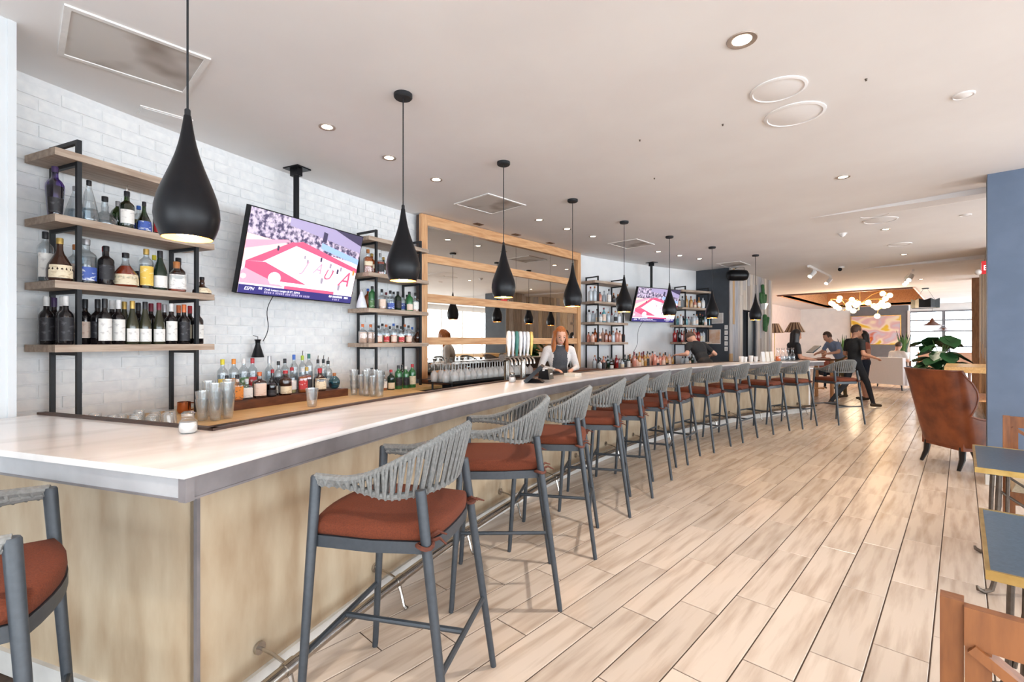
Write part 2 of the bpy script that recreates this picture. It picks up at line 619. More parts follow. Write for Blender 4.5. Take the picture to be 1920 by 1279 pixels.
# ---- white return wall at the near end of the bar
e = thing('wall_left', 'white return wall at the near end of the bar', 'wall', PP(15.5, -23.4) + (0,), -R_(-23.4))
e['kind'] = 'structure'
part('wall_panel', MB().box(-.75, 0, -7.2, 0, 0, CEIL), mat('return_wall_paint', (212, 215, 217), .6, col2=(206, 209, 211), scale=3), e)
part('wall_edge_trim', MB().box(-.02, .008, -.03, .004, 0, CEIL), MATS['return_wall_paint'], e)

# ---- charcoal block and reclaimed plank wall with a doorway
wm = MB().box(-4.9, -3.86, 11.28, 12.23, 0, CEIL).box(-4.9, -3.86, 13.18, 14.6, 0, CEIL).box(-4.9, -3.86, 12.23, 13.18, 2.21, CEIL)
wall_plank = struct('wall_plank', wm, M['darkgrey'], label='charcoal wall block clad in upright reclaimed planks with a doorway')
PLC = [mat('plank_%d' % k, a, .7, col2=b, scale=3, stretch=(9, 9, .8), detail=7, bump=.2, contrast=(.3, .6)) for k, (a, b) in enumerate([
    ((196, 190, 186), (150, 146, 148)), ((206, 198, 188), (176, 156, 132)), ((178, 178, 184), (140, 142, 152)), ((196, 160, 116), (168, 128, 84)), ((214, 206, 196), (186, 176, 164)), ((166, 156, 150), (128, 116, 110))])]
y = 11.27
k = 0
rnd = random.Random(3)
while y < 14.58:
    w = rnd.choice((.13, .16, .19, .22))
    y1 = min(y + w, 14.6)
    lo = 2.21 if (y + y1) / 2 > 12.23 and (y + y1) / 2 < 13.18 else 0
    cuts = [lo, CEIL - .002] if rnd.random() < .4 else [lo, rnd.uniform(max(lo + .2, .9), 2.9), CEIL - .002]
    for z0, z1 in zip(cuts, cuts[1:]):
        t = rnd.uniform(.018, .032)
        part('plank', MB().box(-3.86, -3.86 + t, y + .002, y1 - .002, z0 + .001, z1 - .001), PLC[rnd.choice((0, 0, 1, 2, 2, 4, 4, 3, 5))], wall_plank)
    y = y1
d1 = thing('door_1', 'black door half open in the plank wall doorway', 'door', (-3.92, 13.16, 0), 0)
d1['kind'] = 'structure'
part('door_leaf', MB().box(-.02, .03, -.46, 0, .01, 2.18), M['black'], d1)
part('door_handle', MB().tube([(.03, -.40, 1.0), (.08, -.40, 1.0), (.08, -.30, 1.0)], .009), M['chrome'], d1)
struct('wall_passage', MB().box(-6.1, -6.0, 11.4, 14.6, 0, CEIL), mat('tan_paint', (186, 150, 100), .6, col2=(176, 140, 92), scale=5), label='tan wall seen through the doorway')

# ---- walls of the far lounge
struct('wall_side', MB().box(-6.4, -6.25, 14.6, YF, 0, CEIL), mat('blush_paint', (232, 212, 200), .7, col2=(226, 206, 194), scale=4), label='blush side wall of the far lounge')
struct('wall_front', MB().box(-6.4, -4.05, YF, YF + .15, 0, CEIL).box(-1.78, 3.0, YF, YF + .15, 0, .25).box(-1.78, 3.0, YF, YF + .15, 2.78, CEIL).box(3.0, XR, YF, YF + .15, 0, CEIL), M['wall'], label='white far wall of the lounge')
struct('wall_accent', MB().box(-4.05, -1.80, YF - .04, YF + .15, 0, CEIL - .32).box(-4.05, -1.80, YF, YF + .15, CEIL - .32, CEIL), mat('grey_accent_paint', (122, 124, 130), .7, col2=(116, 118, 124), scale=4), label='grey accent wall behind the painting')
struct('trim_5', MB().box(-1.84, -1.74, YF - .1, YF - .02, 0, CEIL - .25), M['white'], label='white upright trim beside the far windows')


def glazing(name, p0, p1, z0, z1, nm, rails, label, t=.06, m='white', mw=.035):
    p0, p1 = Vector(p0), Vector(p1)
    L = (p1 - p0).length
    d = (p1 - p0).normalized()
    e = link(name, None)
    e.location = (p0.x, p0.y, 0)
    e.rotation_euler = (0, 0, math.atan2(d.y, d.x))
    e['kind'] = 'structure'
    e['label'] = label
    fm = MB().box(0, L, -t, t, z0 - .06, z0).box(0, L, -t, t, z1, z1 + .06).box(0, .06, -t, t, z0, z1).box(L - .06, L, -t, t, z0, z1)
    part('window_frame', fm, M[m], e)
    for i in range(1, nm):
        x = L * i / nm
        part('mullion', MB().box(x - mw, x + mw, -t * .8, t * .8, z0, z1), M[m], e)
    for r in rails:
        part('transom', MB().box(.06, L - .06, -t * .6, t * .6, r - .03, r + .03), M[m], e)
    for i in range(nm):
        x0, x1 = L * i / nm + .036, L * (i + 1) / nm - .036
        part('pane', MB().box(x0, x1, -.004, .004, z0, z1), M['pane'], e)
    return e


glazing('window_1', (-1.78, YF), (3.0, YF), .25, 2.78, 4, (1.2, 1.9, 2.4), 'tall bright windows with pale bars at the far end', m='greyframe', mw=.06)
for i, (a, b) in enumerate(((YB + .2, 2.4), (2.8, 11.4), (11.8, 20.2), (20.6, YF - .2))):
    glazing('window_%d' % (i + 2), (XR, a), (XR, b), .25, 2.9, 6, (), 'tall window bays along the street side')
glazing('window_6', (-3.0, YB), (XR - .2, YB), .25, 2.9, 6, (), 'tall windows added behind the photographer to light the bar front')  # unseen glazing, added for daylight on the near bar front
rm = MB().box(XR, XR + .2, YB, YF, 0, .19).box(XR, XR + .2, YB, YF, 2.96, CEIL)
for a, b in ((YB, YB + .2), (2.4, 2.8), (11.4, 11.8), (20.2, 20.6), (YF - .2, YF)):
    rm.box(XR - .1, XR + .2, a, b, 0, CEIL)
struct('wall_right', rm, M['wall'], label='white piers and sills of the street side window wall')
struct('wall_rear', MB().box(-7.5, -3.0, YB - .2, YB, 0, CEIL).box(-3.0, XR, YB - .2, YB, 0, .19).box(-3, XR, YB - .2, YB, 2.96, CEIL).box(XR - .2, XR, YB - .2, YB, 0, CEIL), M['wall'], label='white wall behind the photographer')

# ---- blue-grey column on the right, with a white skirting
col = struct('column', MB().box(.19, 1.15, 6.77, 7.12, 0, CEIL), M['bluegrey'], label='slate blue painted column beside the leather armchair')
struct('baseboard_column', MB().box(.175, 1.165, 6.755, 7.135, 0, .10), M['base'], label='pale skirting around the blue column')
# ---- plank-clad wall far right
wr = struct('wall_clad', MB().box(.345, 1.3, 12.0, 16.8, 0, CEIL), M['darkgrey'], label='wall stub clad in grey reclaimed planks behind the blue column')
y = 12.0
while y < 16.78:
    w = rnd.choice((.16, .2, .24))
    y1 = min(y + w, 16.8)
    zc = rnd.uniform(.9, 1.5)
    for z0, z1 in ((0, zc), (zc, CEIL - .002)):
        part('plank', MB().box(.345 - rnd.uniform(.012, .022), .345, y + .002, y1 - .002, z0 + .001, z1 - .001), PLC[rnd.choice((0, 2, 5, 5, 1)) if z0 > .5 else 3], wr)
    y = y1
struct('wall_post', MB().box(.20, .42, 17.6, 18.0, 0, CEIL), mat('rough_brown_timber', (150, 104, 70), .7, col2=(120, 80, 52), scale=5, stretch=(8, 8, 1)), label='rough brown timber post in front of the far windows')
struct('wall_pier', MB().box(2.9, 3.5, 15.2, 15.8, 0, CEIL), M['wall'], label='white free-standing pier in the dining area')
# ================================================================== THE BAR
F0, F1 = 13.61, 14.14                    # counter edges (room side, bartender side)
PA, PB, PI = -25.2, 22.2, -23.1          # near end, far end, inner corner
bar = thing('bar_counter', 'long curved bar counter with pale marble top and wood veneer front', 'bar')
top = MB()
n = 72
# marble: rounded nose along the room side
prof = [(F0 + .004, 1.027), (F0, 1.033), (F0, 1.042), (F0 + .004, 1.048), (F0 + .012, 1.05), (F1, 1.05), (F1, 1.027)]
vs, fs = [], []
for i in range(n + 1):
    ph = PA + (PB - PA) * i / n
    for R, z in prof:
        vs.append(PP(R, ph, z))
m_ = len(prof)
for i in range(n):
    for k in range(m_):
        q = (k + 1) % m_
        fs.append((i * m_ + k, i * m_ + q, (i + 1) * m_ + q, (i + 1) * m_ + k))
fs += [tuple(range(m_))[::-1], tuple(n * m_ + k for k in range(m_))]
top.add(vs, fs)
top.polar(F1, 15.48, PA, PI, 1.027, 1.05, 4)
part('marble_top', top, M['marble'], bar, 'pale veined marble top')
ap = MB().polar(F0 + .012, F0 + .03, PA + .05, PB - .05, .958, 1.027, 72)
part('steel_apron', ap, M['steel'], bar, 'brushed steel apron under the marble')
ap = MB().polar(F0 + .012, 15.48, PA + .05, PA + .125, .958, 1.027, 6)
part('end_apron', ap, mat('pale_steel', (190, 190, 192), .4, .2, col2=(180, 180, 182), scale=9), bar, 'pale steel apron on the short end')
part('apron_lip', MB().polar(F0 + .006, F0 + .03, PA + .03, PB - .03, .955, .962, 72).polar(F0 + .006, 15.48, PA + .03, PA + .1, .955, .962, 4), M['steel'], bar)
part('apron_corner', MB().polar(F0 + .004, F0 + .034, PA + .015, PA + .14, .953, 1.027, 1), M['steel'], bar)
part('counter_deck', MB().polar(F0 + .03, F1 - .02, PA + .15, PB - .1, 1.0, 1.027, 72).polar(F1 - .02, 15.48, PA + .15, PI - .1, 1.0, 1.027, 3), M['umber'], bar)
BF, BP = 13.82, -24.37
part('front_panel', MB().polar(BF, BF + .05, BP, PB - .8, .0, 1.0, 72), M['veneer'], bar, 'streaky pale wood veneer front')
part('end_panel', MB().polar(BF, 15.48, BP, BP + .2, .0, 1.0, 4), M['veneer'], bar)
part('far_end_panel', MB().polar(BF, F1 - .02, PB - .8, PB - .6, .0, 1.0, 4), M['white'], bar)
part('inner_panel', MB().polar(F1 - .06, F1 - .03, PI, PB - .8, 0, 1.0, 60), M['umber'], bar)
part('corner_strip', MB().polar(BF - .003, BF + .013, BP - .012, BP + .042, .0, .958, 1), M['steel'], bar, 'grey metal corner strip')
part('kickboard', MB().polar(BF - .018, BF + .01, BP - .03, PB - .8, 0, .10, 72), M['base'], bar, 'pale kickboard')
part('end_kickboard', MB().polar(BF, 15.48, BP - .07, BP, 0, .10, 4), M['base'], bar)
rim = MB().polar(F1, F1 + .035, PI, PB - .5, 1.02, 1.062, 72).polar(F1, 15.48, PI - .0, PI + .14, 1.02, 1.062, 4)
part('inner_rim', rim, M['umber'], bar, 'dark wood rim on the bartender side')

# ---- foot rail on brackets
rail = thing('foot_rail', 'satin metal foot rail on brackets along the foot of the bar', 'foot rail')
pts = [PP(13.655, -24.9 + i * .6, .15) for i in range(78)]
part('rail_tube', MB().tube(pts, .024, 10), M['chrome'], rail)
for i in range(15):
    ph = -23.29 + i * 3.08
    br = MB()
    x, y = PP(13.655, ph)
    br.tube([PP(BF - .002, ph, .19), PP(BF - .014, ph, .19)], .026, 12)
    br.tube([PP(BF - .01, ph, .19), PP(13.74, ph, .18), PP(13.68, ph, .16)], .007, 6)
    br.tube([PP(13.655, ph, .13), PP(13.64, ph, .09), PP(13.62, ph, .02), PP(13.60, ph, .006)], [.012, .009, .008, .012], 6)
    d = .12
    br.tube([PP(13.655, ph - d, .15), PP(13.655, ph + d, .15)], .028, 10)
    part('bracket', br, M['chrome'], rail)

# ---- salt shakers on the bar are further down; bar stools next
def make_stool():
    e = thing('bar_stool', '', 'bar stool')
    lm = M['frame']
    for s in (-1, 1):
        part('leg', MB().tube([(-.275, s * .275, 0), (-.272, s * .274, .02), (-.215, s * .25, .955), (-.215, s * .25, .962)], [.0125, .0135, .0195, .016], 12), lm, e)
        part('leg', MB().tube([(.31, s * .27, 0), (.307, s * .269, .02), (.185, s * .232, .93)], [.0125, .0135, .0195], 12), lm, e)
    # seat frame: bowed front rail, side rails, rear rail
    outer = []
    for i in range(9):
        t = i / 8 * 2 - 1
        outer.append((-.235 - .05 * (1 - t * t), t * .245))
    outer += [(.0, .245), (.205, .215)]
    for i in range(1, 6):
        t = 1 - i / 6 * 2
        outer.append((.215 + .02 * (1 - t * t), t * .215))
    outer += [(.205, -.215), (.0, -.245)]
    nn = len(outer)
    cx, cyy = -.01, 0
    inner = [(cx + (x - cx) * .91, y * .91) for x, y in outer]
    vs = [(x, y, z) for z in (.700, .742) for x, y in outer] + [(x, y, z) for z in (.700, .742) for x, y in inner]
    fs = []
    for k in range(nn):
        q = (k + 1) % nn
        fs += [(k, q, nn + q, nn + k), (2 * nn + q, 2 * nn + k, 3 * nn + k, 3 * nn + q), (nn + k, nn + q, 3 * nn + q, 3 * nn + k), (q, k, 2 * nn + k, 2 * nn + q)]
    part('seat_frame', MB().add(vs, fs), lm, e, angle=50)
    part('seat_pan', MB().prism(inner, .722, .738), lm, e)
    # cushion: rounded block
    vs, fs = [], []
    prof = [(.95, .742), (.985, .747), (.995, .762), (.99, .782), (.965, .794), (.85, .802), (.5, .806)]
    for f, z in prof:
        vs += [(cx + (x - cx) * f, y * f, z) for x, y in outer]
    for i in range(len(prof) - 1):
        for k in range(nn):
            q = (k + 1) % nn
            fs.append((i * nn + k, i * nn + q, (i + 1) * nn + q, (i + 1) * nn + k))
    fs += [tuple(range(nn))[::-1], tuple((len(prof) - 1) * nn + k for k in range(nn))]
    cu = part('seat_cushion', MB().add(vs, fs), M['cushion'], e, 'rust coloured seat cushion', angle=60)
    for s in (-1, 1):
        st = MB()
        x0, y0 = .205, s * .238
        ring = [(x0 + .027 * math.cos(a), y0 + .027 * math.sin(a), .742 + .004 * math.sin(2 * a)) for a in [2 * math.pi * k / 12 for k in range(12)]]
        st.tube(ring, .008, 6, closed=True)
        st.tube([(x0 + .01, y0 - s * .02, .75), (x0 + .045, y0 - s * .025, .762), (x0 + .075, y0 - s * .01, .75)], [.007, .006, .003], 5)
        st.tube([(x0 - .01, y0 - s * .025, .75), (x0 + .03, y0 - s * .05, .775), (x0 + .06, y0 - s * .055, .765)], [.007, .006, .003], 5)
        part('tie', st, M['strap'], cu)
    # stretchers
    zz = .31
    part('stretcher', MB().tube([(-.257, -.267, zz), (-.257, .267, zz)], .0115, 8), lm, e)
    part('stretcher', MB().tube([(.268, -.257, zz), (.268, .257, zz)], .0115, 8), lm, e)
    part('crossbar', MB().tube([(-.257, 0, zz), (.268, 0, zz)], .0115, 8), lm, e)

    # arm and back: two rails wrapped with rope
    def plan(t, back):
        # t in -1..1 from the left arm tip round the back to the right
        s = -1 if t < 0 else 1
        a = abs(t)
        if a > .58:
            k = (a - .58) / .42
            return (.04 - .255 * k, s * (.272 - .022 * k))
        th = a / .58 * math.pi / 2
        return (.04 + back * math.cos(th), s * .272 * math.sin(th))

    def ss(x):
        x = max(0, min(1, x))
        return x * x * (3 - 2 * x)
    tops, bots = [], []
    for i in range(65):
        t = -1 + 2 * i / 64
        f = 1 - ss((abs(t) - .05) / .78)
        g = 1 - ss((abs(t) - .45) / .45)
        x, y = plan(t, .222)
        tops.append(Vector((x, y, .955 + .158 * f)))
        x, y = plan(t, .172)
        bots.append(Vector((x, y * (.965 if abs(t) < .9 else 1), .937 - .03 * g)))
    br = part('back_rail', MB().tube(tops, [.014 if abs(i - 32) < 22 else .0165 for i in range(65)], 8), M['rope'], e, 'woven grey rope back')
    part('lower_rail', MB().tube(bots, .0125, 8), M['rope'], e)
    st = MB()
    ns = 84
    for i in range(ns):
        t = -.985 + 1.97 * i / (ns - 1)
        q = (t + 1) / 2 * 64
        k = min(63, int(q)); w = q - k
        a = tops[k].lerp(tops[k + 1], w)
        t2 = t + .012 * (1 if i % 2 else -1)
        q = max(0, min(63.99, (t2 + 1) / 2 * 64)); k = int(q)
        b = bots[k].lerp(bots[k + 1], q - k)
        out = Vector((a.x - .04, a.y, 0)).normalized() * .014
        st.tube([a + Vector((0, 0, .012)), a + out, b + out * (.9 if abs(t) < .8 else 1), b - Vector((0, 0, .012))], .0062, 5)
        if i % 2 == 0:
            st.tube([a - out * .9, b - out * .9], .0058, 4)
    part('rope_strand', st, M['rope'], br, kind='stuff')
    return e


stool = make_stool()
SG = 'rope-back bar stools along the bar'
phs = [-22.51, -18.31, -15.05, -11.3, -8.70, -5.62, -2.25, 1.57, 5.41, 9.79, 13.52]
yaws = [7.9, 26.2, 16.7, 18, 17.8, 13.9, 5.4, -1.1, 1.6, -.5, 2.9]
srad = [13.251, 13.242, 13.219, 13.23, 13.215, 13.23, 13.264, 13.22, 13.192, 13.15, 13.1]
for i, ph in enumerate(phs):
    lab = 'grey rope bar stool with rust cushion, %s from the near corner on the long side' % ORD[i]
    loc = PP(srad[i], ph) + (0,)
    rz = -R_(ph) + R_(yaws[i])
    if i == 0:
        stool.location, stool.rotation_euler = loc, (0, 0, rz)
        stool['label'], stool['group'] = lab, SG
    else:
        dup(stool, lab, loc, rz, SG)
dup(stool, 'grey rope bar stool at the short bar end, cut off by the picture edge', (-1.993, -.177, 0), R_(-99.8), SG)
dup(stool, 'grey rope bar stool standing alone past the far end of the bar', (-1.62, 10.12, 0), R_(-35), SG)

# ================================================================== PENDANTS
PG = 'black teardrop pendants over the bar'
shade_p = [(.088, 0), (.098, .022), (.108, .052), (.1135, .09), (.111, .125), (.1025, .165), (.088, .208), (.072, .25), (.056, .293), (.0425, .335), (.031, .38), (.0225, .425), (.0165, .465), (.013, .492), (0, .494)]
inn_p = [(.086, .001), (.096, .022), (.106, .052), (.111, .09), (.108, .125), (.099, .165), (.084, .208), (.066, .25), (0, .27)]
pend = thing('pendant_lamp', '', 'pendant lamp')
sh = part('lamp_shade', MB().lathe(shade_p, 32, caps=False), M['matte'], pend, 'matte black teardrop shade', angle=60)
part('shade_lining', MB().lathe(inn_p, 28, caps=False).lathe([(.086, .001), (.088, 0)], 28, caps=False), M['gold_in'], sh, 'copper lining', angle=60)
part('bulb', MB().ball((0, 0, .055), .055, 16, 10).lathe([(.02, .1), (.02, .16)], 10), M['bulb'], sh, 'glowing bulb')
part('cord_grip', MB().lathe([(.011, .488), (.011, .515), (.007, .52)], 12), M['black'], pend)
part('cord', MB().tube([(0, 0, .515), (0, 0, CEIL - 1.86 - .02)], .0042, 6), M['black'], pend)
part('ceiling_rose', MB().lathe([(.0, CEIL - 1.86 - .03), (.055, CEIL - 1.86 - .03), (.062, CEIL - 1.86 - .022), (.062, CEIL - 1.86 - .0005), (0, CEIL - 1.86 - .0005)], 24, caps=False), M['black'], pend)
pphs = [-23.84, -17.95, -12.27, -6.45, -.99, 4.48, 9.99, 15.77]
for i, ph in enumerate(pphs):
    lab = 'black teardrop pendant lamp over the bar, %s from the near end' % ORD[i]
    loc = PP(14.045, ph) + (1.86,)
    if i == 0:
        pend.location, pend['label'], pend['group'] = loc, lab, PG
        cur = pend
    else:
        cur = dup(pend, lab, loc, 0, PG)
    spot('pendant_glow', (0, 0, .012), 9, (1, .72, .42), 130, .5, .04, cur)

# ================================================================== BACK BAR
bb = thing('back_bar', 'pine-topped back bar along the brick wall left of the mirror', 'cabinet')
PE = -11.6
part('worktop', MB().polar(15.1, 16.06, -20.75, PE, .865, .90, 20).polar(15.5, 16.06, PE, -9.2, .865, .90, 5), M['worktop'], bb, 'honey pine worktop')
part('worktop', MB().polar(15.02, 16.06, -23.05, -20.77, .868, .908, 8), M['worktop'], bb)
part('worktop_edge', MB().polar(15.06, 15.1, -20.75, PE, .85, .898, 20).polar(14.98, 15.02, -23.05, -20.77, .85, .902, 8), M['umber'], bb)
part('carcass', MB().polar(15.2, 16.06, -23.05, PE, 0, .865, 20).polar(15.55, 16.06, PE, -9.2, 0, .865, 5), M['umber'], bb)
bb2 = thing('back_bar', 'dark back bar under the large mirror', 'cabinet')
part('worktop', MB().polar(15.42, 15.9, -9.1, 4.6, .905, .945, 24), M['walnut'], bb2)
part('carcass', MB().polar(15.5, 15.9, -9.1, 4.6, 0, .905, 24), M['black'], bb2)
bb3 = thing('back_bar', 'back bar crowded with bottles right of the mirror', 'cabinet')
part('worktop', MB().polar(15.15, 16.05, 4.8, 18.2, .865, .90, 24), M['walnut'], bb3)
part('carcass', MB().polar(15.25, 16.05, 4.8, 18.2, 0, .865, 24), M['umber'], bb3)
rs = part('riser', MB().polar(15.56, 15.96, -18.7, -14.3, .901, .972, 12), M['walnut'])
tag(rs, 'low walnut bottle riser on the pine worktop', 'riser')

# ================================================================== MIRROR WALL (flat, framed in oak)
a0, a1 = Vector(PP(15.97, -8.97)), Vector(PP(15.97, 4.62))
ML = (a1 - a0).length
mr = thing('bar_mirror', 'large oak-framed mirror in four rows behind the bar', 'mirror', (a0.x, a0.y, 0), math.atan2((a1 - a0).y, (a1 - a0).x))
# local: x along the wall away from the camera, -y into the room
seams = [.10, .98, 1.94, 2.86, ML - .10]
rows = [(.95, 1.40), (1.50, 1.97), (2.08, 2.50), (2.61, 2.985)]
part('backing_board', MB().box(0, ML, .0, .06, .95, 3.12), M['umber'], mr)
for z0, z1 in rows:
    for x0, x1 in zip(seams, seams[1:]):
        part('mirror_pane', MB().box(x0 + .002, x1 - .002, -.006, 0, z0, z1), M['mirror'], mr)
part('frame_stile', MB().box(0, .10, -.05, 0, .95, 3.125), M['oakv'], mr)
part('frame_stile', MB().box(ML - .10, ML, -.05, 0, .95, 3.125), M['oakv'], mr)
for z0, z1 in ((1.40, 1.50), (1.97, 2.08), (2.50, 2.61), (2.985, 3.125)):
    part('frame_rail', MB().box(.10, ML - .10, -.035 if z0 < 2.9 else -.05, 0, z0, z1), M['oakh'], mr)

# ================================================================== SHELF RACKS
ZS = [2.61, 2.212, 1.815, 1.427]
RACKS = [(-20.64, .365, 'nearest shelf rack'), (-11.06, .355, 'shelf rack left of the mirror'), (7.06, .39, 'shelf rack right of the mirror'), (17.26, .39, 'farthest shelf rack')]
RL = ['open pipe shelf rack nearest the camera, holding wine and liqueurs', 'open pipe shelf rack between the near screen and the mirror', 'open pipe shelf rack just right of the mirror', 'open pipe shelf rack by the charcoal wall']
racks = []
for (ph, hw, nm), lb in zip(RACKS, RL):
    e = thing('shelf_rack', lb, 'shelf', PP(15.86, ph) + (0,), -R_(ph), 'pipe shelf racks behind the bar')
    z0 = .909 if ph < -20 else .901
    for s in (-1, 1):
        part('post', MB().box(.128, .152, s * hw - .012, s * hw + .012, z0, 2.70), M['black'], e)
        part('post', MB().box(-.172, -.148, s * hw - .012, s * hw + .012, z0, 2.70), M['black'], e)
        part('top_bar', MB().box(-.148, .128, s * hw - .011, s * hw + .011, 2.677, 2.70), M['black'], e)
        for z in ZS:
            part('shelf_bracket', MB().box(-.148, .128, s * hw - .011, s * hw + .011, z - .068, z - .046), M['black'], e)
    for z in ZS:
        part('shelf_board', MB().box(-.185, .165, -hw - .125, hw + .125, z - .045, z), M['shelfwood'], e)
    racks.append(e)

# ================================================================== SCREENS
SCR = {k: mat('screen_' + k, c, .3, emit=s, ecol=c) for k, c, s in (('court', (236, 218, 228), .85), ('crimson', (206, 84, 116), .8), ('rose', (226, 150, 170), .8), ('navy', (52, 48, 108), .8), ('lilac', (150, 140, 172), .8), ('sky', (140, 168, 214), .8), ('wood', (232, 196, 186), .8), ('white', (246, 240, 248), .95), ('dark', (60, 54, 80), .7), ('grey', (150, 140, 156), .7), ('orange', (236, 130, 60), .8))}
crowd = mat('screen_crowd', (190, 176, 196), .3, col2=(66, 58, 88), scale=26, emit=.0, contrast=(.40, .58), detail=8)
nt = crowd.node_tree
bs = nt.nodes['Principled BSDF']
nt.links.new(bs.inputs['Base Color'].links[0].from_socket, bs.inputs['Emission Color'])
bs.inputs['Emission Strength'].default_value = .75


def make_tv(name, loc, yaw, tilt, w, label, pole_z):
    h = w * .5625
    e = thing(name, label, 'television', (loc[0], loc[1], 0), yaw)
    rt = Matrix.Rotation(tilt, 4, 'Y')
    zc = loc[2]

    def S(u, v, d=0.):
        """screen point: u to the viewer's right, v up, both 0..1; d out of the screen"""
        p = rt @ Vector((.02 + d, (u - .5) * w * .985, (v - .5) * h * .975))
        return (p.x, p.y, p.z + zc)

    def blk(x0, x1, y0, y1, z0, z1):
        c = [rt @ Vector(q) for q in ((x0, y0, z0), (x1, y0, z0), (x1, y1, z0), (x0, y1, z0), (x0, y0, z1), (x1, y0, z1), (x1, y1, z1), (x0, y1, z1))]
        c = [(p.x, p.y, p.z + zc) for p in c]
        return MB().hexa(c[:4], c[4:])
    part('housing', blk(-.035, .018, -w / 2, w / 2, -h / 2, h / 2), M['matte'], e)
    keys = list(SCR)
    ms = [SCR[k] for k in keys] + [crowd]
    mb = MB()

    def poly(k, pts, d):
        mb.slot(keys.index(k) if k in keys else len(keys))
        mb.add([S(u, v, d) for u, v in pts], [tuple(range(len(pts)))])
    poly('court', [(0, 0), (1, 0), (1, 1), (0, 1)], 0)
    poly('wood', [(0, .42), (0, .72), (.34, .80), (.42, .70), (.0, .36)], .0004)
    poly('crowd', [(0, .70), (1, .60), (1, 1), (0, 1)], .0006)
    poly('lilac', [(.30, .84), (1, .70), (1, 1), (.30, 1)], .0009)
    poly('crowd', [(.30, .80), (1, .66), (1, .76), (.42, .88), (.30, .90)], .0012)
    poly('dark', [(.84, .93), (1, .86), (1, 1), (.7, 1)], .0013)
    poly('sky', [(.60, .70), (1, .58), (1, .66), (.60, .78)], .0015)
    poly('dark', [(.60, .80), (.64, .79), (.64, .92), (.60, .93)], .0016)
    poly('crimson', [(.34, .70), (.43, .72), (.14, .40), (.02, .38)], .0018)
    poly('crimson', [(.36, .70), (.43, .735), (1, .52), (1, .46), (.40, .66)], .0020)
    poly('crimson', [(.02, .38), (.16, .40), (.55, .17), (.30, .15), (.02, .26)], .0021)
    poly('rose', [(0, .26), (.02, .30), (.34, .12), (0, .12)], .0022)
    poly('rose', [(.0, .52), (.0, .62), (.30, .72), (.33, .70)], .0022)
    poly('white', [(.22, .145), (.66, .145), (.66, .185), (.22, .185)], .0023)
    poly('crimson', [(.34, .10), (.80, .10), (.80, .14), (.34, .14)], .0023)
    poly('navy', [(0, 0), (1, 0), (1, .10), (0, .10)], .0025)
    for u, v, s, k in ((.24, .60, .018, 'dark'), (.47, .55, .014, 'grey'), (.50, .50, .016, 'grey'), (.62, .56, .018, 'dark'), (.72, .50, .02, 'grey'), (.75, .42, .02, 'grey'), (.80, .44, .02, 'dark'), (.83, .48, .018, 'grey'), (.97, .46, .022, 'orange'), (.66, .28, .024, 'grey'), (.84, .22, .026, 'grey'), (.52, .53, .012, 'white')):
        poly(k, [(u - s * .4, v - s * 2), (u + s * .4, v - s * 2), (u + s * .5, v + s * .6), (u + s * .2, v + s * 1.4), (u - s * .3, v + s * 1.4), (u - s * .5, v + s * .6)], .0026)
    for u, v, r, k in ((.25, .22, .05, 'white'), (.02, .20, .02, 'white')):
        poly(k, [(u + r * math.cos(a), v + r * 1.5 * math.sin(a)) for a in [2 * math.pi * i / 14 for i in range(14)]], .0027)
    for u0, u1, v0 in ((.145, .18, .06), (.19, .58, .018), (.76, .90, .058), (.92, .98, .058), (.80, .88, .018)):
        u = u0
        while u < u1 - .012:
            poly('white' if v0 > .03 else 'lilac', [(u, v0), (u + .011, v0), (u + .011, v0 + .026), (u, v0 + .026)], .0028)
            u += random.choice((.015, .015, .015, .022))
    sc = part('screen', mb, ms, e, 'screen showing a ball game on a white and crimson court')

    def words(s, u, v, size, k, shear=0.):
        p = S(u, v, .0030)
        t = text('lettering', s, size, SCR[k], sc, p, (0, 0, 0), 'LEFT', shear, .0003)
        # text x -> +y, text y -> up, normal -> +x, then tilt
        t.matrix_local = Matrix.Translation(p) @ rt @ Matrix(((0, 0, 1, 0), (1, 0, 0, 0), (0, 1, 0, 0), (0, 0, 0, 1)))
    words('ESPN', .04, .040, h * .055, 'white', .25)
    words('Draft Lottery tonight (8 ET, ESPN)', .19, .055, h * .036, 'white')
    words('A', .82, .24, h * .30, 'crimson', .45)
    words('U', .66, .30, h * .20, 'crimson', .4)
    words('A', .56, .36, h * .20, 'rose', .45)
    words('J', .46, .36, h * .20, 'rose', .5)
    # ceiling pole and mount behind the screen
    part('ceiling_pole', MB().tube([(-.10, -.03, zc - .05), (-.10, -.03, CEIL - .03)], .027, 12), M['matte'], e)
    part('ceiling_plate', MB().box(-.20, .0, -.10, .06, CEIL - .012, CEIL - .0005).box(-.15, -.05, -.06, .0, CEIL - .08, CEIL - .012), M['matte'], e)
    part('wall_bracket', blk(-.09, -.035, -.18, .12, -.12, .12), M['matte'], e)
    return e


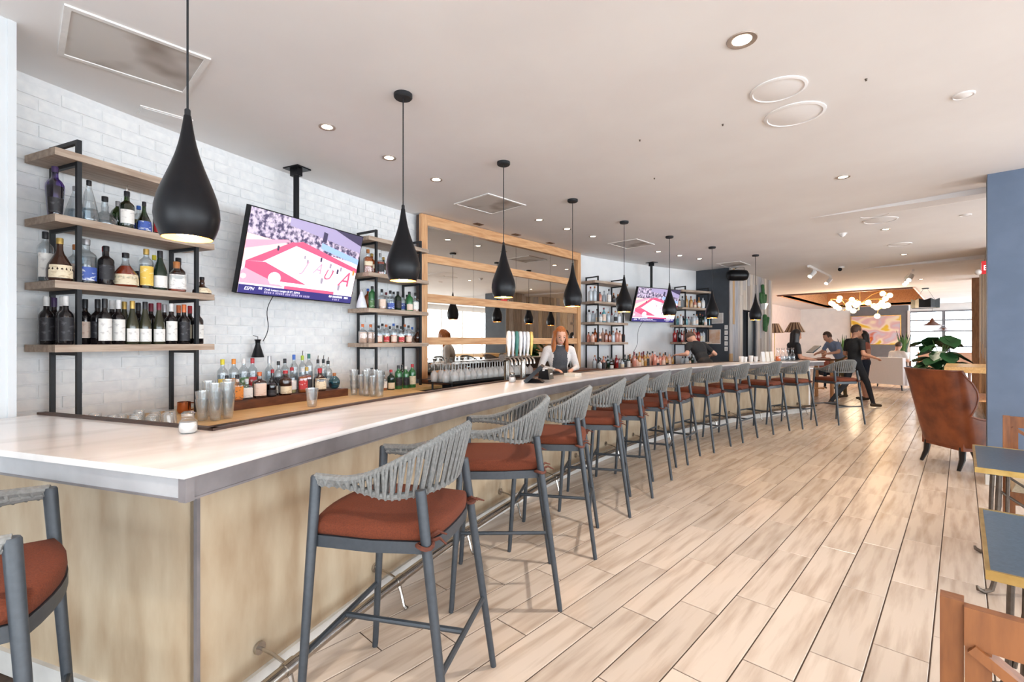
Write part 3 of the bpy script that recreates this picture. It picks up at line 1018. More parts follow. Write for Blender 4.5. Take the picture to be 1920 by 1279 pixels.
make_tv('television', (-4.608, 1.941, 2.227), R_(18.9), R_(14.6), 1.336, 'large wall screen showing a ball game, beside the nearest shelf rack', 3)
make_tv('television', (-4.707, 9.386, 2.21), R_(-15), R_(16.3), 1.30, 'smaller looking screen showing a ball game, right of the mirror', 3)
for u0, v0, R0, u1, v1, R1, lb in ((512, 556, 15.95, 492, 640, 16.0, 'thin dark cable hanging from the near screen to the back bar'), (1205, 604, 15.9, 1187, 660, 16.0, 'thin dark cable hanging from the far screen')):
    pa, da = phi_at(u0, R0)
    pb, db = phi_at(u1, R1)
    za, zb = CAM_Z + (639.5 - v0) * da / FOC, CAM_Z + (639.5 - v1) * db / FOC
    pts = []
    for i in range(13):
        t = i / 12
        pts.append(PP(R0 + (R1 - R0) * t + .03 * math.sin(t * 6), pa + (pb - pa) * (t + .1 * math.sin(t * 6.28)), za + (zb - za) * t))
    tag(part('power_cable', MB().tube(pts, .004, 5), M['black']), lb, 'cable')
# ================================================================== BOTTLES AND GLASSES
# outlines at height 1 and body radius 1, then neck top and where the cap starts
KINDS = {
    'bordeaux': ([(0, 0), (.93, 0), (1, .02), (1, .58), (.95, .625), (.72, .675), (.46, .71), (.38, .75), (.37, .97), (0, .97)], .80),
    'burgundy': ([(0, 0), (.93, 0), (1, .02), (1, .42), (.93, .50), (.70, .62), (.48, .72), (.38, .80), (.36, .97), (0, .97)], .82),
    'spirit': ([(0, 0), (.94, 0), (1, .02), (1, .60), (.95, .645), (.74, .69), (.44, .73), (.37, .77), (.36, .95), (0, .95)], .87),
    'tall': ([(0, 0), (.94, 0), (1, .02), (1, .66), (.92, .71), (.60, .76), (.42, .79), (.38, .84), (.37, .96), (0, .96)], .86),
    'cognac': ([(0, 0), (.90, 0), (1, .05), (1, .26), (.90, .38), (.62, .52), (.36, .64), (.27, .72), (.25, .93), (0, .93)], .86),
    'flask': ([(0, 0), (.96, 0), (1, .03), (1, .08), (.86, .28), (.62, .52), (.40, .72), (.27, .82), (.24, .95), (0, .95)], .88),
    'ship': ([(0, 0), (.96, 0), (1, .04), (.96, .22), (.62, .38), (.30, .48), (.26, .60), (.30, .66), (.24, .72), (.23, .95), (0, .95)], .84),
    'square': ([(0, 0), (.97, 0), (1, .02), (1, .58), (.96, .63), (.70, .67), (.38, .70), (.34, .74), (.33, .93), (0, .93)], .84),
    'squat': ([(0, 0), (.95, 0), (1, .04), (1, .50), (.90, .60), (.50, .68), (.34, .74), (.33, .92), (0, .92)], .78),
    'globe': ([(0, 0), (.45, 0), (.80, .10), (1, .32), (.97, .50), (.75, .66), (.42, .76), (.30, .80), (.28, .93), (0, .93)], .82),
    'taper': ([(0, 0), (.72, 0), (.76, .02), (1, .56), (.97, .64), (.74, .71), (.42, .76), (.36, .80), (.34, .96), (0, .96)], .88),
}
SQ = {'square', 'squat'}


def sqfac(a):
    c, s = abs(math.cos(a)), abs(math.sin(a))
    return 1.0 / (c ** 5 + s ** 5) ** .2 * .92


def wid(prof, t):
    for (r0, z0), (r1, z1) in zip(prof, prof[1:]):
        if z0 <= t <= z1 and z1 > z0:
            return r0 + (r1 - r0) * (t - z0) / (z1 - z0)
    return prof[-2][0]


CACHE = {}


def bmesh_parts(kind, h, r, seg, fill, lab):
    key = (kind, round(h, 3), round(r, 4), seg, fill, lab)
    if key in CACHE:
        return CACHE[key]
    prof, cap0 = KINDS[kind]
    fac = sqfac if kind in SQ else None
    P = [(a * r, z * h) for a, z in prof]
    body = MB().lathe(P, seg, fac=fac, caps=False)
    nk = prof[-2][0] * r
    cap = MB().lathe([(nk * 1.12, cap0 * h), (nk * 1.14, h * .985), (nk * 1.0, h), (0, h)], max(8, seg // 2), caps=False)
    liq = None
    if fill:
        L = [(0, .012 * h)] + [(a * r * .93, max(z, .012) * h) for a, z in prof[1:] if z < fill] + [(wid(prof, fill) * r * .93, fill * h), (0, fill * h)]
        liq = MB().lathe(L, seg, fac=fac, caps=False)
    lb = None
    if lab:
        z0, z1, half = lab
        vs, fs = [], []
        n = 10
        for i in range(n + 1):
            a = R_(-half + 2 * half * i / n)
            for z in (z0, (z0 + z1) / 2, z1):
                q = wid(prof, z) * r * (fac(a) if fac else 1) + .0012
                vs.append((q * math.cos(a), q * math.sin(a), z * h))
        for i in range(n):
            for k in range(2):
                fs.append((i * 3 + k, i * 3 + 3 + k, i * 3 + 4 + k, i * 3 + 1 + k))
        lb = MB().add(vs, fs)
    CACHE[key] = [body, cap, liq, lb, {}]
    return CACHE[key]


GL = {
    'clear': glass('bottle_clear', (238, 242, 244), .07), 'green': glass('bottle_green', (84, 128, 66), .07), 'purple': glass('bottle_purple', (150, 124, 200), .07),
    'teal': glass('bottle_teal', (110, 180, 196), .07), 'blue': glass('bottle_blue', (90, 130, 200), .07), 'frost': mat('bottle_frost', (222, 226, 230), .35, col2=(212, 216, 222), scale=20),
    'wine': mat('bottle_wine_glass', (26, 20, 22), .12, col2=(20, 16, 18), scale=8, coat=.4), 'olive': mat('bottle_olive_glass', (62, 62, 44), .12, col2=(50, 50, 36), scale=8, coat=.4),
    'dkgreen': mat('bottle_dark_green', (26, 48, 34), .12, col2=(20, 38, 28), scale=8, coat=.4), 'brown': mat('bottle_brown', (62, 34, 22), .12, col2=(50, 28, 18), scale=8, coat=.4),
    'amber': mat('bottle_amber', (150, 70, 26), .12, col2=(132, 58, 20), scale=8, coat=.4), 'aqua': mat('bottle_aqua', (120, 180, 190), .15, col2=(104, 166, 178), scale=8, coat=.3),
    'rose': mat('bottle_rose', (222, 150, 130), .15, col2=(210, 136, 116), scale=8, coat=.3), 'red': mat('bottle_red', (150, 30, 30), .15, col2=(132, 24, 26), scale=8, coat=.3),
    'emerald': mat('bottle_emerald', (56, 120, 70), .14, col2=(44, 104, 58), scale=8, coat=.3), 'gold': mat('bottle_gold', (200, 150, 80), .2, col2=(184, 132, 66), scale=8, coat=.3),
    'blush': mat('bottle_blush', (234, 190, 170), .15, col2=(226, 178, 156), scale=8, coat=.3), 'pale': mat('bottle_pale', (206, 214, 220), .12, col2=(190, 200, 208), scale=8, coat=.3),
}
LQ = {'amber': mat('liquor_amber', (190, 92, 30), .1, col2=(176, 80, 24), scale=4), 'dark': mat('liquor_dark', (34, 20, 26), .1, col2=(28, 16, 22), scale=4), 'orange': mat('liquor_orange', (226, 120, 60), .1, col2=(214, 106, 50), scale=4),
      'blush': mat('liquor_blush', (238, 196, 172), .1, col2=(232, 186, 160), scale=4), 'straw': mat('liquor_straw', (222, 206, 150), .1, col2=(212, 194, 136), scale=4), 'olive': mat('liquor_olive', (110, 116, 40), .1, col2=(96, 102, 32), scale=4),
      'water': glass('liquor_clear', (226, 232, 236), .04), 'rust': mat('liquor_rust', (170, 62, 30), .1, col2=(156, 52, 24), scale=4), 'green': mat('liquor_green', (70, 140, 60), .1, col2=(58, 124, 50), scale=4)}
CP = {k: mat('cap_' + k, c, .4, mt, col2=tuple(int(v * .9) for v in c), scale=30) for k, c, mt in (('black', (32, 32, 36), 0), ('white', (230, 228, 226), 0), ('silver', (190, 190, 194), .7), ('gold', (206, 172, 96), .6), ('red', (190, 44, 52), 0), ('yellow', (232, 214, 50), 0), ('orange', (236, 146, 50), 0), ('copper', (222, 120, 70), .3), ('blue', (56, 104, 190), 0), ('lime', (168, 190, 50), 0), ('teal', (40, 110, 100), 0), ('maroon', (120, 34, 50), .2), ('wood', (190, 120, 66), 0), ('purple', (70, 50, 90), 0))}
LB = {k: mat('label_' + k, a, .55, col2=b, scale=26, stretch=(1, 1, 2.2), contrast=(.36, .44)) for k, a, b in (('white', (238, 234, 228), (206, 200, 196)), ('cream', (234, 218, 188), (206, 184, 150)), ('black', (36, 34, 38), (80, 78, 82)), ('blue', (66, 92, 170), (226, 230, 238)), ('red', (196, 50, 52), (236, 214, 208)), ('yellow', (236, 196, 84), (240, 226, 180)), ('orange', (230, 140, 50), (70, 50, 40)), ('green', (90, 130, 80), (220, 226, 210)), ('peach', (240, 214, 196), (226, 190, 170)))}
TINT = {'clear': 'clear glass', 'green': 'green glass', 'purple': 'purple glass', 'teal': 'turquoise glass', 'blue': 'blue glass', 'frost': 'frosted white', 'wine': 'near-black wine', 'olive': 'olive glass', 'dkgreen': 'dark green', 'brown': 'dark brown', 'amber': 'amber', 'aqua': 'pale aqua', 'rose': 'rose pink', 'red': 'deep red', 'emerald': 'emerald green', 'gold': 'golden', 'blush': 'blush', 'pale': 'clear pale'}
SHAPE = {'cognac': 'pear-shaped bottle', 'flask': 'flared bottle', 'ship': 'broad-based decanter', 'square': 'square bottle', 'squat': 'squat square bottle', 'globe': 'globe-shaped bottle', 'taper': 'tapered bottle'}


def bottle(x, y, z, rz, kind, h, r, gl, lq, fill, cap, lab, place, group, seg=18, pourer=False, noparts=False):
    lz = None
    if lab:
        lz = {'low': (.06, .36, 62), 'mid': (.14, .50, 62), 'tall': (.08, .56, 62), 'band': (.30, .48, 62), 'wrap': (.06, .45, 85)}[lab[1]]
    P = bmesh_parts(kind, h, r, seg, fill if lq else None, lz)

    def get(i, m, nm):
        k = (i, m.name)
        if k not in P[4]:
            P[4][k] = P[i].mesh(nm, m, 48)
        return P[4][k]
    lb = '%s %s, %s cap, %s' % (TINT[gl], SHAPE.get(kind, 'bottle'), cap, place)
    e = thing('bottle', lb, 'bottle', (x, y, z), rz, group)
    part('glass_body', get(0, GL[gl], 'glass_body'), None, e)
    part('cap', get(1, CP[cap], 'cap'), None, e)
    if lq:
        part('liquid', get(2, LQ[lq], 'liquid'), None, e)
    if lab:
        part('paper_label', get(3, LB[lab[0]], 'paper_label'), None, e)
    if pourer:
        part('pour_spout', MB().tube([(0, 0, h * .98), (.004, 0, h * 1.06), (.014, 0, h * 1.14)], [.004, .0035, .003], 6), M['chrome'], e)
    return e


POSTS = []
for (ph_, hw_, nm_) in RACKS:
    for s_ in (-1, 1):
        for dx_ in (.14, -.16):
            a_ = -R_(ph_)
            bx0, by0 = PP(15.86, ph_)
            POSTS.append((bx0 + dx_ * math.cos(a_) - s_ * hw_ * math.sin(a_), by0 + dx_ * math.sin(a_) + s_ * hw_ * math.cos(a_), .021))


def settle(items, r0, r1, p0=-90., p1=90., posts=True):
    """items: [x, y, radius]; nudge them along the shelf until none touch; radii about the bar's centre stay in r0..r1"""
    fixed = [q for q in POSTS] if posts else []
    for it in range(400):
        moved = False
        for i, a in enumerate(items):
            for j in range(i + 1, len(items)):
                b = items[j]
                dx, dy = b[0] - a[0], b[1] - a[1]
                d, need = math.hypot(dx, dy), a[2] + b[2] + .003
                if d < need:
                    if d < 1e-5:
                        dx, dy, d = .01, .003, .0104
                    k = (need - d) / d * .52
                    a[0] -= dx * k; a[1] -= dy * k; b[0] += dx * k; b[1] += dy * k
                    moved = True
            for q in fixed:
                dx, dy = a[0] - q[0], a[1] - q[1]
                d, need = math.hypot(dx, dy), a[2] + q[2]
                if d < need:
                    k = (need - d) / max(d, 1e-4)
                    a[0] += dx * k; a[1] += dy * k
                    moved = True
            R, ph = rad(a[0], a[1]), math.degrees(math.atan2(a[1] - CY, CX - a[0]))
            m = math.degrees(a[2] / R)
            R2, ph2 = max(r0 + a[2], min(r1 - a[2], R)), max(p0 + m, min(p1 - m, ph))
            if abs(R2 - R) > 1e-5 or abs(ph2 - ph) > 1e-5:
                a[0], a[1] = PP(R2, ph2)
        if not moved:
            break


def row(rows, z, R, place, group, seg=18, band=(15.70, 16.04), lim=(-90., 90.)):
    """rows: (column, kind, height, radius, glass, liquid, fill, cap, label, radius offset[, pourer])"""
    rows = sorted(rows, key=lambda q: q[0])
    items = []
    for q in rows:
        x, y = PP(R + q[9], phi_at(q[0], R + q[9])[0])
        items.append([x, y, q[3] * (1.14 if q[1] in SQ else 1.01)])
    settle(items, band[0], band[1], *lim)
    for i, q in enumerate(rows):
        u, kind, h, r, gl, lq, fill, cap, lab, dr = q[:10]
        x, y = items[i][:2]
        ph = math.degrees(math.atan2(y - CY, CX - x))
        rz = math.atan2(-y, -x) * .6 + (-R_(ph)) * .4 if abs(math.atan2(-y, -x) + R_(ph)) < 2.5 else -R_(ph)
        bottle(x, y, z, rz, kind, h, r, gl, lq, fill, cap, lab, '%s from left, %s' % (ORD[i], place), group, seg, len(q) > 10)


G1 = 'bottles on the nearest shelf rack'
row([
    (103, 'taper', .305, .045, 'purple', 'dark', .60, 'purple', ('black', 'low'), .0),
    (146, 'flask', .235, .060, 'clear', 'water', .35, 'silver', None, .06), (167, 'flask', .262, .052, 'clear', 'water', .3, 'black', None, -.02),
    (195, 'ship', .198, .070, 'clear', 'water', .16, 'black', None, .0), (221, 'globe', .205, .046, 'green', 'green', .45, 'silver', None, .08),
    (235, 'spirit', .262, .042, 'green', 'olive', .74, 'black', ('white', 'mid'), -.02, 1), (260, 'spirit', .205, .034, 'clear', 'straw', .5, 'blue', ('blue', 'low'), .07),
    (270, 'cognac', .222, .045, 'green', 'amber', .5, 'black', ('blue', 'low'), -.01), (298, 'spirit', .21, .036, 'brown', None, 0, 'black', ('red', 'mid'), .03),
], ZS[1] + .001, 15.80, 'second shelf, nearest rack', G1)
row([
    (92, 'tall', .305, .038, 'clear', 'water', .5, 'black', ('white', 'tall'), .05), (120, 'cognac', .262, .062, 'brown', None, 0, 'gold', ('cream', 'low'), -.03),
    (141, 'spirit', .255, .036, 'clear', 'straw', .4, 'wood', ('peach', 'mid'), .08), (168, 'spirit', .285, .054, 'clear', 'water', .6, 'silver', ('blue', 'low'), -.02),
    (195, 'spirit', .258, .044, 'wine', None, 0, 'black', ('black', 'mid'), -.03), (205, 'spirit', .272, .042, 'wine', None, 0, 'red', ('red', 'low'), .06),
    (234, 'cognac', .235, .074, 'clear', 'rust', .62, 'black', ('cream', 'low'), -.02), (257, 'spirit', .13, .03, 'brown', None, 0, 'black', None, .05),
    (269, 'tall', .282, .042, 'clear', 'water', .6, 'gold', ('yellow', 'tall'), -.03), (289, 'spirit', .265, .034, 'clear', 'rust', .28, 'yellow', ('white', 'band'), .08),
    (300, 'burgundy', .285, .044, 'dkgreen', None, 0, 'black', ('white', 'low'), -.03), (334, 'bordeaux', .272, .047, 'brown', None, 0, 'black', ('cream', 'band'), .06),
    (338, 'squat', .225, .060, 'clear', 'rust', .26, 'wood', ('white', 'tall'), -.05), (378, 'ship', .135, .066, 'brown', None, 0, 'black', ('gold' if False else 'cream', 'low'), -.02),
], ZS[2] + .001, 15.79, 'third shelf, nearest rack', G1)
ws = [(96, 'bordeaux', 'white', ('black', 'tall'), .07), (112, 'bordeaux', 'white', ('black', 'tall'), .03), (131, 'bordeaux', 'white', ('black', 'tall'), -.04), (101, 'bordeaux', 'purple', None, .15),
      (165, 'bordeaux', 'black', ('peach', 'mid'), .07), (180, 'bordeaux', 'black', ('black', 'mid'), .02), (194, 'bordeaux', 'black', ('white', 'tall'), -.05), (210, 'bordeaux', 'white', ('white', 'tall'), .05),
      (223, 'bordeaux', 'white', ('white', 'tall'), -.03), (233, 'burgundy', 'gold', None, .08), (247, 'burgundy', 'gold', ('white', 'low'), -.04), (259, 'bordeaux', 'black', None, .09), (272, 'burgundy', 'black', ('white', 'low'), -.04),
      (283, 'bordeaux', 'maroon', None, .08), (298, 'burgundy', 'maroon', ('white', 'low'), -.04), (308, 'bordeaux', 'silver', None, .09), (321, 'bordeaux', 'white', ('white', 'tall'), -.04), (335, 'bordeaux', 'copper', None, .08),
      (345, 'bordeaux', 'copper', ('black', 'tall'), -.03), (356, 'bordeaux', 'red', ('cream', 'mid'), .07), (371, 'bordeaux', 'black', ('white', 'mid'), -.02)]
row([(u, k, .298, .0375, 'olive' if k == 'burgundy' else 'wine', None, 0, c, l, d) for u, k, c, l, d in ws], ZS[3] + .001, 15.80, 'lowest shelf, nearest rack', G1)

G2 = 'bottles on the back bar by the brick wall'
row([
    (417, 'tall', .325, .039, 'clear', 'water', .6, 'yellow', ('yellow', 'mid'), .26), (438, 'tall', .325, .039, 'clear', 'water', .6, 'orange', ('orange', 'mid'), .26), (457, 'tall', .325, .039, 'clear', 'water', .6, 'white', ('green', 'mid'), .26),
    (473, 'tall', .325, .039, 'clear', 'water', .6, 'red', ('red', 'mid'), .26), (505, 'bordeaux', .34, .04, 'clear', 'water', .6, 'silver', None, .26), (522, 'spirit', .29, .036, 'clear', 'water', .5, 'black', ('black', 'band'), .24),
    (534, 'tall', .31, .036, 'clear', 'water', .5, 'black', None, .27), (551, 'tall', .345, .036, 'clear', 'water', .5, 'blue', None, .27), (567, 'tall', .335, .036, 'clear', 'water', .5, 'lime', None, .26, 1), (579, 'tall', .35, .036, 'clear', 'water', .5, 'teal', None, .27),
    (596, 'tall', .29, .034, 'clear', 'water', .5, 'black', None, .26, 1), (607, 'tall', .29, .034, 'clear', 'water', .5, 'black', None, .27, 1), (615, 'spirit', .275, .040, 'clear', 'water', .45, 'black', ('white', 'low'), .18, 1),
    (430, 'spirit', .20, .036, 'clear', 'straw', .45, 'black', ('cream', 'low'), .06), (443, 'square', .205, .042, 'clear', 'orange', .55, 'black', ('orange', 'tall'), .03), (463, 'square', .165, .044, 'clear', 'water', .5, 'white', ('white', 'tall'), .03),
    (487, 'square', .215, .052, 'brown', None, 0, 'copper', ('peach', 'tall'), .03), (503, 'spirit', .16, .040, 'wine', None, 0, 'black', ('black', 'low'), .02), (513, 'cognac', .225, .05, 'wine', None, 0, 'red', ('white', 'low'), .10),
    (533, 'spirit', .215, .052, 'brown', None, 0, 'red', ('cream', 'low'), .03), (551, 'spirit', .235, .040, 'clear', 'straw', .4, 'red', ('white', 'mid'), .08, 1), (564, 'square', .225, .042, 'clear', 'amber', .66, 'white', ('red', 'mid'), .05),
    (581, 'square', .230, .044, 'clear', 'rust', .66, 'gold', ('black', 'mid'), .07), (597, 'squat', .215, .056, 'brown', None, 0, 'red', ('cream', 'tall'), .02), (635, 'globe', .155, .056, 'teal', 'water', .4, 'wood', None, .08),
], .973, 15.60, 'on riser against the brick wall', G2, 18, (15.565, 16.0), (-18.65, -14.35))
row([
    (708, 'spirit', .235, .038, 'emerald', None, 0, 'black', ('yellow', 'tall'), .0), (719, 'square', .205, .038, 'clear', 'amber', .2, 'black', ('white', 'mid'), .02), (733, 'spirit', .225, .042, 'dkgreen', None, 0, 'red', ('cream', 'low'), .0),
    (747, 'tall', .27, .042, 'emerald', None, 0, 'black', ('black', 'mid'), .0), (754, 'tall', .265, .036, 'dkgreen', None, 0, 'black', None, .14), (761, 'tall', .255, .040, 'emerald', None, 0, 'white', ('black', 'mid'), -.01), (773, 'tall', .275, .042, 'emerald', None, 0, 'red', ('cream', 'mid'), -.01), (697, 'tall', .25, .038, 'clear', 'straw', .4, 'black', None, .12),
], .901, 15.60, 'on worktop under second shelf rack', G2, 18, (15.40, 16.04))

G3 = 'bottles on the shelf rack left of the mirror'
row([
    (690, 'square', .265, .050, 'clear', 'amber', .68, 'wood', ('cream', 'band'), .0), (697, 'spirit', .25, .044, 'amber', None, 0, 'gold', ('cream', 'band'), .10), (713, 'square', .255, .044, 'clear', 'rust', .6, 'silver', ('black', 'mid'), .02), (719, 'spirit', .24, .04, 'green', 'amber', .55, 'gold', None, .12),
    (748, 'spirit', .21, .04, 'dkgreen', None, 0, 'black', ('red', 'mid'), .04), (766, 'tall', .27, .038, 'clear', 'amber', .5, 'black', ('white', 'mid'), .04),
], ZS[1] + .001, 15.80, 'second shelf left of the mirror', G3, 14)
row([
    (678, 'flask', .205, .058, 'frost', None, 0, 'silver', None, .02), (690, 'spirit', .235, .04, 'amber', None, 0, 'blue', None, .1), (698, 'tall', .255, .042, 'emerald', None, 0, 'black', ('green', 'low'), .0), (716, 'square', .235, .042, 'clear', 'blush', .5, 'black', ('peach', 'mid'), .0),
    (724, 'tall', .22, .034, 'clear', 'blush', .5, 'maroon', None, .12), (732, 'square', .23, .045, 'clear', 'water', .5, 'black', ('blue', 'low'), .0), (746, 'tall', .23, .042, 'dkgreen', None, 0, 'black', ('black', 'mid'), .0), (738, 'tall', .24, .036, 'pale', None, 0, 'black', None, .13),
    (755, 'spirit', .2, .036, 'pale', None, 0, 'black', ('blue', 'mid'), .09), (768, 'tall', .245, .042, 'emerald', None, 0, 'black', ('peach', 'low'), .0), (780, 'square', .24, .042, 'clear', 'blush', .45, 'black', ('white', 'mid'), -.02), (763, 'tall', .22, .034, 'green', 'olive', .5, 'black', None, .13),
], ZS[2] + .001, 15.80, 'third shelf left of the mirror', G3, 14)
row([(680, 'square', .21, .045, 'clear', 'blush', .58, 'copper', None, .02), (695, 'square', .21, .045, 'clear', 'blush', .58, 'copper', None, .02)] +
    [(710 + i * 7.0, ('square', 'spirit', 'tall')[i % 3], .20 + .03 * ((i * 5) % 3) / 2, .038, 'clear', ('orange', 'blush', 'straw', 'rust')[i % 4], .42, ('black', 'black', 'copper', 'black', 'blue')[i % 5], (('peach', 'white', 'red', 'cream')[i % 4], 'low') if i % 2 == 0 else None, (0, .11)[i % 2]) for i in range(10)] +
    [(785, 'globe', .17, .05, 'brown', None, 0, 'black', None, -.03)], ZS[3] + .001, 15.80, 'lowest shelf left of the mirror', G3, 14)

# ---- far racks and the far back bar: smaller in view
rn = random.Random(11)


def far_row(u0, u1, n, z, R, pal, place, group, hr=(.19, .29), seg=10, two=True, band=(15.70, 16.04), lim=(-90., 90.)):
    rows = []
    for i in range(n):
        u = u0 + (u1 - u0) * (i + .5) / n + rn.uniform(-.8, .8)
        gl = rn.choice(pal)
        lab = rn.choice((None, (rn.choice(('white', 'cream', 'peach', 'black', 'white')), rn.choice(('low', 'mid', 'tall')))))
        rows.append((u, rn.choice(('tall', 'spirit', 'square', 'bordeaux', 'spirit')), rn.uniform(*hr), rn.uniform(.036, .044), gl, None, 0, rn.choice(('black', 'black', 'black', 'silver', 'maroon', 'wood')), lab, rn.choice((-.02, .1)) if two else 0))
    row(rows, z, R, place, group, seg, band, lim)


G4, G5, G6 = 'bottles on the shelf rack right of the mirror', 'bottles on the farthest shelf rack', 'bottles on the far back bar'
PAL1 = ['brown', 'dkgreen', 'pale', 'amber', 'pale', 'red', 'rose']
PAL2 = ['pale', 'pale', 'aqua', 'frost', 'blush', 'pale']
PAL3 = ['blush', 'rose', 'pale', 'brown', 'amber', 'pale']
far_row(1103, 1172, 8, ZS[1] + .001, 15.80, PAL1, 'second shelf right of the mirror', G4)
far_row(1101, 1172, 10, ZS[2] + .001, 15.80, PAL2, 'third shelf right of the mirror', G4)
far_row(1101, 1172, 11, ZS[3] + .001, 15.80, PAL3, 'lowest shelf right of the mirror', G4)
far_row(1268, 1330, 8, ZS[1] + .001, 15.80, ['brown', 'pale', 'amber', 'frost', 'gold', 'rose'], 'second shelf, farthest rack', G5)
far_row(1268, 1330, 12, ZS[2] + .001, 15.80, ['pale', 'aqua', 'aqua', 'frost', 'dkgreen', 'pale'], 'third shelf, farthest rack', G5)
far_row(1263, 1325, 14, ZS[3] + .001, 15.80, ['pale', 'wine', 'rose', 'dkgreen', 'frost', 'red'], 'lowest shelf, farthest rack', G5, (.25, .31))
far_row(1100, 1180, 15, .901, 15.62, ['brown', 'pale', 'red', 'rose', 'dkgreen', 'pale'], 'on back bar right of the mirror', G6, (.18, .30), band=(15.30, 16.03), lim=(5.1, 8.9))
far_row(1180, 1262, 26, .901, 15.60, ['amber', 'gold', 'blush', 'pale', 'copper' if False else 'rose', 'amber', 'gold', 'frost'], 'on back bar under the far screen', G6, (.20, .34), band=(15.30, 16.03), lim=(8.9, 15.2))
far_row(1266, 1310, 9, .901, 15.60, ['pale', 'dkgreen', 'brown', 'pale'], 'on back bar under the farthest rack', G6, (.18, .27), band=(15.30, 16.03), lim=(15.2, 18.1))

# ---- drinking glasses
GM = {}


def tumbler(x, y, z, h, r0, r1, label, group, seg=16, upside=False, m='clear', name='drinking_glass', cat='glass'):
    k = (h, r0, r1, seg, upside)
    if k not in GM:
        a, b = (r1, r0) if upside else (r0, r1)
        t = .0028
        if upside:
            P = [(r1, 0), (r0, h - .006), (r0 - .004, h), (0, h), (0, h - .012), (r0 - t * 1.5, h - .012), (r1 - t, 0), (r1, 0)]
        else:
            P = [(0, 0), (r0 - .004, 0), (r0, .006), (r1, h), (r1 - t, h), (r0 - t, .014), (0, .014)]
        GM[k] = MB().lathe(P, seg, caps=False)
    key = k + (m,)
    if key not in GM:
        GM[key] = GM[k].mesh('drinking_glass', M[m] if m in M else GL[m], 40)
    o = link(name, GM[key])
    o.location = (x, y, z)
    return tag(o, label, cat, group)


gg = 'upturned glasses at the near corner behind the bar'
spots_ = []
rg = random.Random(5)
for i, u in enumerate((36, 56, 74, 96, 170, 186, 205, 222, 240, 255, 272, 290, 303, 318, 334)):
    for d, R in ((0, 15.24), (.0, 15.44)):
        if (i + (d > 0)) % 2 and R > 15.3 and u < 100:
            continue
        spots_.append((u + (8 if R > 15.3 else 0), R))
spots_.sort()
gi = []
for u, R in spots_:
    ph = phi_at(u, R)[0]
    if -22.9 < ph < -20.95:
        gi.append(list(PP(R, ph)) + [.0405])
settle(gi, 15.06, 15.68, -22.95, -20.85)
gi.sort(key=lambda q: q[1] * .69 + q[0] * .724)
for i, (x, y, r_) in enumerate(gi[:30]):
    tumbler(x, y, .909, rg.choice((.085, .1, .115, .095)), .030, .040, 'upturned clear glass, %s from left in the cluster behind the near corner' % ORD[i], gg, 16, True, 'hazy')
# stacked pint glasses
for cl, us, grp, nst, lim_, zb_ in (('by the near worktop corner', ((388, 15.32), (403, 15.28), (420, 15.26), (411, 15.46), (395, 15.5), (430, 15.5)), 'stacked pint glasses near the corner', 3, (-20.7, -18.8), .901),
                               ('under the second shelf rack', ((655, 15.42), (665, 15.38), (676, 15.36), (688, 15.35), (699, 15.34), (660, 15.56), (672, 15.55), (684, 15.54)), 'stacked pint glasses beside the second rack', 3, (-14.2, -9.5), .901)):
    items = [list(PP(R, phi_at(u, R)[0])) + [.0445] for u, R in us]
    settle(items, 15.15, 15.53 if 'near' in cl else 15.60, *lim_)
    for i, (x, y, r_) in enumerate(items):
        for j in range(nst if i % 3 else nst - 1):
            tumbler(x, y, zb_ + j * .054, .148, .030, .044, 'clear pint glass, %s from bottom of the %s stack %s' % (ORD[j], ORD[i], cl), grp, 16, False, 'hazy')
ph, D = phi_at(585, 15.08 + .06)
x, y = PP(15.2, phi_at(585, 15.2)[0])
tumbler(x, y, .901, .155, .036, .052, 'hazy mixing tumbler standing alone at the worktop edge', None, 20, False, name='mixing_tumbler', cat='tumbler', m='hazy')

# ---- small jars of salt on the bar, copper mugs
def shaker(u, v_R, ph, z, label):
    x, y = PP(v_R, ph)
    e = thing('salt_shaker', label, 'salt shaker', (x, y, z))
    part('glass_jar', MB().lathe([(0, 0), (.026, 0), (.034, .008), (.037, .03), (.033, .052), (.024, .062), (.023, .07), (.025, .075), (.025, .086)], 18, caps=False), M['clear'], e)
    part('salt', MB().lathe([(0, .003), (.026, .003), (.033, .012), (.034, .03), (.030, .048), (0, .05)], 16, caps=False), M['white'], e)
    part('lid', MB().lathe([(.0255, .076), (.0265, .086), (.018, .094), (0, .096)], 16, caps=False), M['chrome'], e)


shaker(357, 14.2, -23.38, 1.05, 'small glass salt shaker on the marble at the inner corner')
shaker(932, 14.05, -11.6, 1.05, 'small glass salt shaker on the marble before the mirror')
# ---- things on the bar before the mirror
def on_bar(u, R):
    ph = phi_at(u, R)[0]
    return PP(R, ph) + (ph,)


x, y, ph = on_bar(1003, 13.86)
pos = thing('card_terminal', 'black till terminal with a sloping screen on the bar before the bartender', 'card terminal', (x, y, 1.0512), -R_(ph) + R_(25))
part('stand', MB().hexa([(-.09, -.10, 0), (.09, -.10, 0), (.09, .10, 0), (-.09, .10, 0)], [(-.05, -.08, .03), (.05, -.08, .03), (.05, .08, .03), (-.05, .08, .03)]), M['matte'], pos)
part('screen_case', MB().hexa([(-.10, -.14, .02), (-.07, -.14, .0), (-.07, .14, .0), (-.10, .14, .02)], [(.06, -.14, .17), (.09, -.14, .15), (.09, .14, .15), (.06, .14, .17)]), M['matte'], pos)
part('lettering_strip', MB().box(.075, .0925, -.04, .04, .112, .124), M['white'], pos)
x, y, ph = on_bar(1024, 13.95)
pr = thing('receipt_printer', 'black receipt printer beside the till terminal', 'printer', (x, y, 1.0512), -R_(ph) + R_(10))
